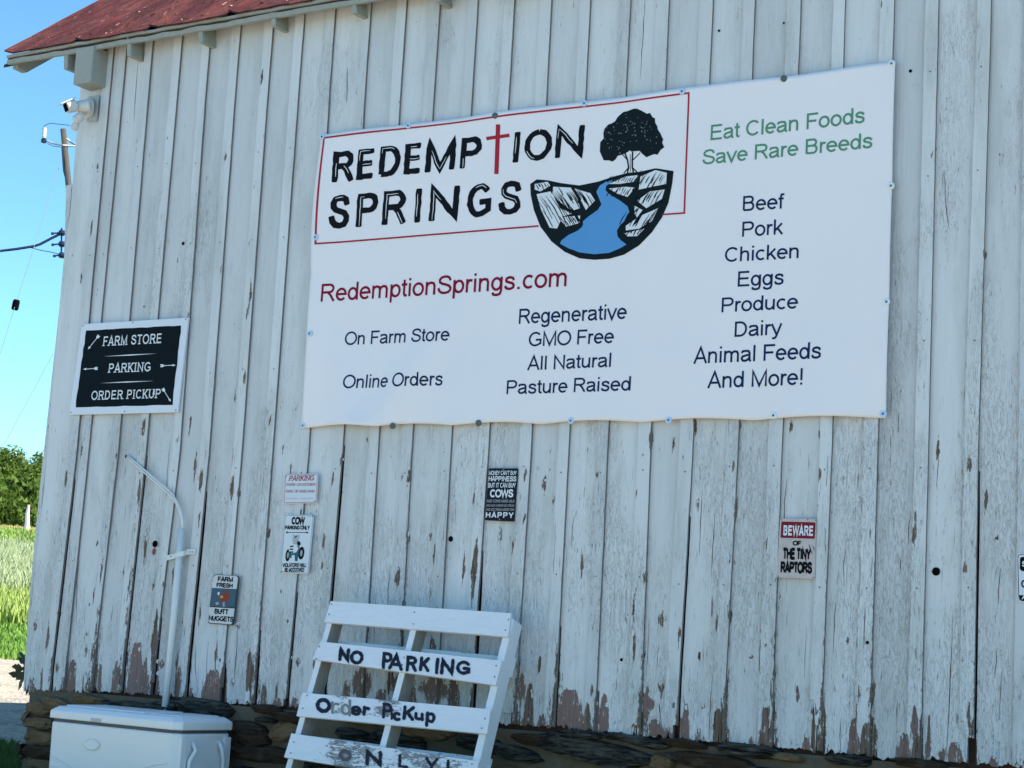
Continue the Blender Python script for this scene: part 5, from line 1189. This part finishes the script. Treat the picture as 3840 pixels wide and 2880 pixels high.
# ================================================================ UTILITY POLE
M_POLE = weathered('sunbleached_pole', (.025, .021, .018), (.11, .095, .08), (12, 12, 1.5)); M_INS = simple('dark_blue_insulator', (.012, .018, .05), .3, .1, 5); M_WIRE = simple('weathered_wire', (.10, .11, .13), .6, .1, 20)
M_GALV = simple('galvanised_steel', (.30, .32, .35), .45, .15, 20, metal=.5)
RP = 62.0
ptop = far(237, 484, RP); pmid = far(258, 700, RP)
dirp = (pmid-ptop); k_ = (ptop.z-terrain(ptop.x, ptop.y)+.3)/(-dirp.z); pbot = ptop+dirp*k_
pole = empty('utility_pole', (pbot.x, pbot.y, pbot.z+.3), 'leaning wooden utility pole with white arrester and dark insulator rack behind the barn corner', 'utility pole')
m = MB(); m.tube([ptop, ptop.lerp(pbot, .3), pbot], [.095, .115, .15], 12); pm = m.build('pole', M_POLE, pole, smooth=True)
m = MB(); m.tube([far(232,550,RP-.3), far(238,640,RP-.3), far(252,692,RP-.3)], .02, 6); m.build('riser_cable', M_INS, pole)
m = MB(); m.tube([far(282,548,RP), far(237,545,RP-.1), far(200,538,RP), far(172,526,RP)], .035, 6); arm = m.build('crossarm', M_GALV, pole)
m = MB(); m.lathe(far(165,512,RP), (0,0,1), [(-.12,.05),(0,.07),(.28,.065),(.30,.05)], 12); m.build('arrester', simple('white_porcelain', (.6,.6,.62), .3), pole)
m = MB(); m.lathe(far(165,524,RP), (0,0,1), [(-.1,.09),(0,.1),(.06,.06)], 10); m.build('arrester_base', M_INS, pole)
m = MB(); m.tube([far(250,520,RP), far(262,530,RP), far(285,545,RP)], .03, 6); m.build('brace', M_INS, pole)
m = MB(); m.tube([far(160,483,RP), far(168,470,RP), far(190,462,RP), far(215,465,RP), far(262,470,RP)], .012, 6); m.build('jumper_wire', M_INS, pole)
m = MB(); m.tube([far(178,538,RP), far(200,548,RP), far(232,552,RP)], .012, 6); m.build('jumper_wire', M_INS, pole)
rk = MB(); rk.tube([far(231,855,RP), far(230,962,RP)], .03, 6); rack = rk.build('insulator_rack', M_INS, pole)
for (y_, xl_) in ((873,195),(915,196),(957,202)):
    m = MB(); m.tube([far(262,y_-2,RP), far(xl_,y_+2,RP)], .028, 6); m.lathe(far(232,y_,RP)-Vector((0,0,.09)), (0,0,1), [(0,.09),(.06,.12),(.12,.12),(.18,.08)], 10); m.lathe(far(xl_+2,y_+3,RP)-Vector((0,0,.04)), (0,0,1), [(0,.05),(.08,.05)], 8); m.build('spool_insulator', M_INS, rack)
adopt(pole)
def wire(pts, r, lab, nm='power_line', cat='wire', y=None, mat=None):
    m = MB(); m.tube([Vector(p) for p in pts], r, 6); o_ = m.build(nm, mat or M_INS); tag(o_, lab, cat); return o_
def sag(a, b, s_, n=14): return [Vector(a).lerp(Vector(b), i/n)-Vector((0, 0, s_*4*(i/n)*(1-i/n))) for i in range(n+1)]
wire([far(232,874,RP), far(190,895,RP), far(150,916,RP), far(128,923,RP), far(110,926,RP), far(60,934,RP), far(0,941,RP), far(-300,975,RP*.95), far(-900,1000,RP*.9)], .045, 'thick bundled overhead cable running left from the insulator rack')
wire([far(232,957,RP), far(200,947,RP), far(150,938,RP), far(112,928,RP)], .014, 'thin sagging service wire looping below the overhead cable')
gb = empty('guy_wire', tuple(far(58,1143,RP-4)), 'thin slanting guy wire with a dark block insulator halfway along', 'wire')
m = MB(); m.tube([far(229,600,RP), far(123,942,RP-2), far(58,1143,RP-4)], .009, 5); m.build('upper_wire', M_WIRE, gb)
m = MB(); m.tube([far(58,1143,RP-4), far(0,1330,RP-6), far(-120,1720,RP-9), far(-230,2080,RP-12)], .009, 5); m.build('lower_wire', M_WIRE, gb)
bk = far(58,1143,RP-4); m = MB(); m.lathe(bk-Vector((.02,0,.17)), (.18,0,1), [(0,.08),(.05,.11),(.28,.11),(.34,.08)], 10); m.build('block_insulator', M_BLACK, gb); adopt(gb)
wire([far(200,1325,RP-2), far(100,1510,RP-6), far(0,1695,RP-10), far(-200,2070,RP-16)], .009, 'lower slanting guy wire close to the barn corner', 'stay_wire', mat=M_WIRE)

# ================================================================ VEGETATION
t = NT('tree_leaves'); oi = t.n('ObjectInfo'); n_ = t.noise(1.3, 3); n2 = t.noise(5, 3)
c = t.mix(n_, (.035, .075, .010), (.11, .18, .022)); c = t.mix(t.math('MULTIPLY', n2, .6), c, (.16, .23, .035)); t.base(c); t.rough(.6, .25)
tr = t.n('BsdfTranslucent'); t.L(c, tr.inputs['Color']); ms = t.n('MixShader'); ms.inputs[0].default_value = .35
t.L(t.b.outputs[0], ms.inputs[1]); t.L(tr.outputs[0], ms.inputs[2]); t.L(ms.outputs[0], t.t.nodes['Material Output'].inputs[0])
M_LEAF = t.m; M_BARK = weathered('tree_bark', (.04, .03, .022), (.14, .11, .085), (6, 6, 1))
def leaf_tree(x, y, h, rw, lab, seed, n=5200, lean=0):
    rg = random.Random(seed); z0 = terrain(x, y)
    h *= .87; root = empty('leafy_tree', (x, y, z0), lab, 'tree', 'trees along the far edge of the meadow')
    m = MB(); th = h*.34; tips = []
    m.tube([(x, y, z0-.2), (x+.1*lean, y, z0+th*.6), (x+.3*lean, y, z0+th), (x+.3*lean, y, z0+h*.75)], [h*.04, h*.03, h*.026, h*.008], 8)
    for k in range(9):
        a = k*2.4+rg.uniform(-.4, .4); zb_ = z0+th*rg.uniform(.6, 1.5); L_ = rw*rg.uniform(.5, .85); e = Vector((x+math.cos(a)*L_, y+math.sin(a)*L_, zb_+h*rg.uniform(.12, .3)))
        m.tube([(x+.2*lean, y, zb_), Vector((x, y, zb_)).lerp(e, .5)+Vector((0, 0, h*.05)), e], [h*.016, h*.010, h*.004], 6); tips.append(e)
    m.build('trunk', M_BARK, root)
    cl_ = []
    for k in range(34):
        a = rg.uniform(0, 6.28); r_ = rw*rg.uniform(.15, 1)**.6; zz = rg.uniform(.10, .96); env = math.sin(math.pi*min(1, max(.05, zz*.9+.08)))**.6
        cl_.append((Vector((x+math.cos(a)*r_*env, y+math.sin(a)*r_*env, z0+h*(.12+.84*zz))), rw*rg.uniform(.16, .36)))
    vs = np.zeros((n*4, 3)); kk = 0
    for i in range(n):
        c_, cr_ = cl_[rg.randrange(len(cl_))]; d = Vector((rg.gauss(0, 1), rg.gauss(0, 1), rg.gauss(0, .75))).normalized()*cr_*rg.uniform(.55, 1.06)
        p = c_+d; s_ = rg.uniform(.05, .13)*h/5.5; nrm = (d.normalized()+Vector((rg.gauss(0, .6), rg.gauss(0, .6), rg.gauss(0, .6)))).normalized(); u = nrm.orthogonal().normalized()*s_; v_ = nrm.cross(u)*rg.uniform(.6, 1.1)
        for q_ in (-u-v_*.4, u-v_*.6, u*.6+v_, -u*.7+v_*.8): vs[kk] = p+q_; kk += 1
    mesh('crown', vs.tolist(), [(4*i, 4*i+1, 4*i+2, 4*i+3) for i in range(n)], M_LEAF, root)
    adopt(root)
def gpos(px, r): d = ray(px, 2300); d = Vector((d.x, d.y)).normalized(); return CAM.x+d.x*r, CAM.y+d.y*r
TR_ = [(-75,104,4.9,2.6,'broad bushy tree at the left edge of the meadow treeline',9000),(30,98,4.7,1.9,'tallest light green tree of the meadow treeline',12000),(82,95,3.5,1.2,'small rounded tree in the middle of the meadow treeline',8000),(122,96,4.0,1.5,'tree with a ragged crown nearest the barn corner',9000),(185,99,4.6,2.2,'tree half hidden behind the barn corner',5000),(-170,107,5.6,2.9,'tall tree left of the meadow treeline',4000),(-300,110,5.2,2.8,'wide low tree left of the meadow',3000),
(-520,106,5.6,3.0,'rounded tree far left along the treeline',2600),(-760,112,6.4,3.3,'taller tree beyond the left part of the meadow',2600),(-1050,104,4.8,2.8,'last low tree at the left end of the treeline',2600),(330,100,5.2,2.7,'tree behind the barn, just beyond its corner',2600),(520,104,5.8,2.9,'tree behind the middle of the barn',2400)]
for i, (px, r, h, rw, lab, n) in enumerate(TR_):
    x, y = gpos(px, r); leaf_tree(x, y, h, rw, lab, 40+i, n)
# understorey hedge and tall grass: too many leaves and blades to count
def scatter(name, lab, mat, n, rr_, aa, hh, ww, seed, shape='blade'):
    rg = random.Random(seed); vs = []; fs = []
    for i in range(n):
        px = rg.uniform(*aa); r = rg.uniform(*rr_); x, y = gpos(px, r); z = terrain(x, y); h = rg.uniform(*hh); a = rg.uniform(0, 6.28); w_ = rg.uniform(*ww)
        ux, uy = math.cos(a)*w_, math.sin(a)*w_; lx, ly = rg.gauss(0, h*.25), rg.gauss(0, h*.25); o = len(vs)
        if shape == 'blade': vs += [(x-ux, y-uy, z), (x+ux, y+uy, z), (x+ux*.6+lx*.5, y+uy*.6+ly*.5, z+h*.6), (x+lx, y+ly, z+h)]; fs.append((o, o+1, o+2, o+3))
        else:
            zz = z+rg.uniform(0, h); vs += [(x-ux, y-uy, zz), (x+ux, y+uy, zz+rg.uniform(-w_, w_)), (x+lx*.2, y+ly*.2, zz+w_*1.6)]; fs.append((o, o+1, o+2))
    ob = mesh(name, vs, fs, mat); tag(ob, lab, 'grass' if shape == 'blade' else 'hedge', kind='stuff'); return ob
scatter('hedge_undergrowth', 'dark green undergrowth below the far treeline', M_LEAF, 16000, (91, 96), (-1150, 600), (.8, 2.6), (.08, .2), 3, 'leaf')
def gm(name, a, b): t = NT(name); t.base(t.mix(t.noise(2.5, 3), a, b)); t.rough(.6, .2); return t.m
scatter('straw_grass', 'strip of straw coloured grass at the foot of the treeline', gm('straw_blades', (.42, .33, .13), (.55, .45, .2)), 10000, (86, 90), (-900, 500), (.15, .35), (.03, .06), 4)
scatter('meadow_grass', 'bright green meadow grass below the treeline', gm('green_blades', (.16, .26, .05), (.28, .38, .09)), 42000, (55, 87), (-900, 500), (.15, .35), (.03, .07), 5)
scatter('silvery_grass', 'tall silvery seed grass across the meadow', gm('silver_blades', (.26, .33, .15), (.44, .48, .27)), 36000, (43, 63), (-850, 450), (.4, .75), (.012, .03), 6)
scatter('weedy_grass', 'mixed yellow green weeds near the gravel yard', gm('weed_blades', (.16, .28, .04), (.42, .46, .14)), 28000, (36.5, 51), (-850, 450), (.2, .5), (.02, .05), 7)
scatter('verge_grass', 'short green verge along the gravel yard', gm('verge_blades', (.10, .21, .03), (.17, .29, .05)), 22000, (27, 39), (-850, 450), (.05, .16), (.015, .04), 8)
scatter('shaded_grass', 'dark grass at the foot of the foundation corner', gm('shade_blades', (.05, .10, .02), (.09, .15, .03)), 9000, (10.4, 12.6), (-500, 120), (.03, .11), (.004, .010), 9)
# rock strip between verge and weeds
M_ROCKS = simple('pale_field_stones', (.12, .115, .125), .8, .35, 3, .5)
for k in range(16):
    px = -210+k*27+random.uniform(-6, 6); x, y = gpos(px, random.uniform(37.4, 38.6)); z_ = terrain(x, y); vs = []; fs = []; s_ = random.uniform(.12, .24)
    rows = 5; cols = 8
    for i in range(rows):
        ph = math.pi*i/(rows-1)
        for j in range(cols):
            th = 2*math.pi*j/cols; e = 1+.3*mnoise.noise(Vector((math.cos(th)*1.3+k, math.sin(th)*1.3, ph))); vs.append((x+s_*1.3*e*math.sin(ph)*math.cos(th), y+s_*e*math.sin(ph)*math.sin(th), z_+s_*.55*e*math.cos(ph)+s_*.2))
    for i in range(rows-1):
        for j in range(cols): fs.append((i*cols+j, (i+1)*cols+j, (i+1)*cols+(j+1) % cols, i*cols+(j+1) % cols))
    ob = mesh('field_stone', vs, fs, M_ROCKS); tag(ob, 'one of the pale stones lining the verge of the gravel yard', 'stone', 'stones lining the yard verge')
# pale dead stump
x, y = gpos(68, 86); z_ = terrain(x, y); m = MB(); m.tube([(x, y, z_-.1), (x+.03, y, z_+.5), (x-.02, y, z_+.95), (x+.02, y, z_+1.35)], [.17, .12, .10, .06], 8)
ob = m.build('dead_stump', weathered('bleached_wood', (.42, .38, .33), (.68, .63, .56), (3, 3, 1))); tag(ob, 'pale dead tree stump standing in the meadow before the treeline', 'stump')
# creeper at the foot of the corner
cr_ = empty('creeper', (-7.46, .10, .9), 'dark leafy creeper poking out from the barn corner above the foundation', 'plant')
M_IVY = simple('dark_ivy_leaf', (.010, .026, .012), .45, .3, 30); rg = random.Random(31)
m = MB(); m.tube([(-7.46, .10, .75), (-7.48, .07, .95), (-7.47, .05, 1.12), (-7.50, .04, 1.22)], .004, 5); m.build('stem', M_BARK, cr_)
for (px, py, sz, an) in ((84,2480,26,2.7),(56,2500,22,3.2),(76,2455,15,2.4),(82,2530,34,3.7),(50,2530,26,3.0),(72,2560,28,4.3),(96,2590,16,4.4),(62,2515,20,3.9),(90,2505,22,3.3)):
    c_ = at(px+6, py, .06); s_ = sz*.0016; d = Vector((math.cos(an), rg.uniform(-.3, .3), math.sin(an))).normalized(); sd_ = Vector((-d.z, rg.uniform(-.4, .4), d.x)).normalized()
    m = MB(); pts = [c_-d*s_, c_-d*s_*.5+sd_*s_*.55, c_-d*s_*.1+sd_*s_*.35, c_+d*s_*.2+sd_*s_*.5, c_+d*s_*1.1, c_+d*s_*.2-sd_*s_*.45, c_-d*s_*.1-sd_*s_*.3, c_-d*s_*.5-sd_*s_*.5]
    m.prism(pts, (0, -1, 0), .0008); m.build('leaf', M_IVY, cr_)
adopt(cr_)
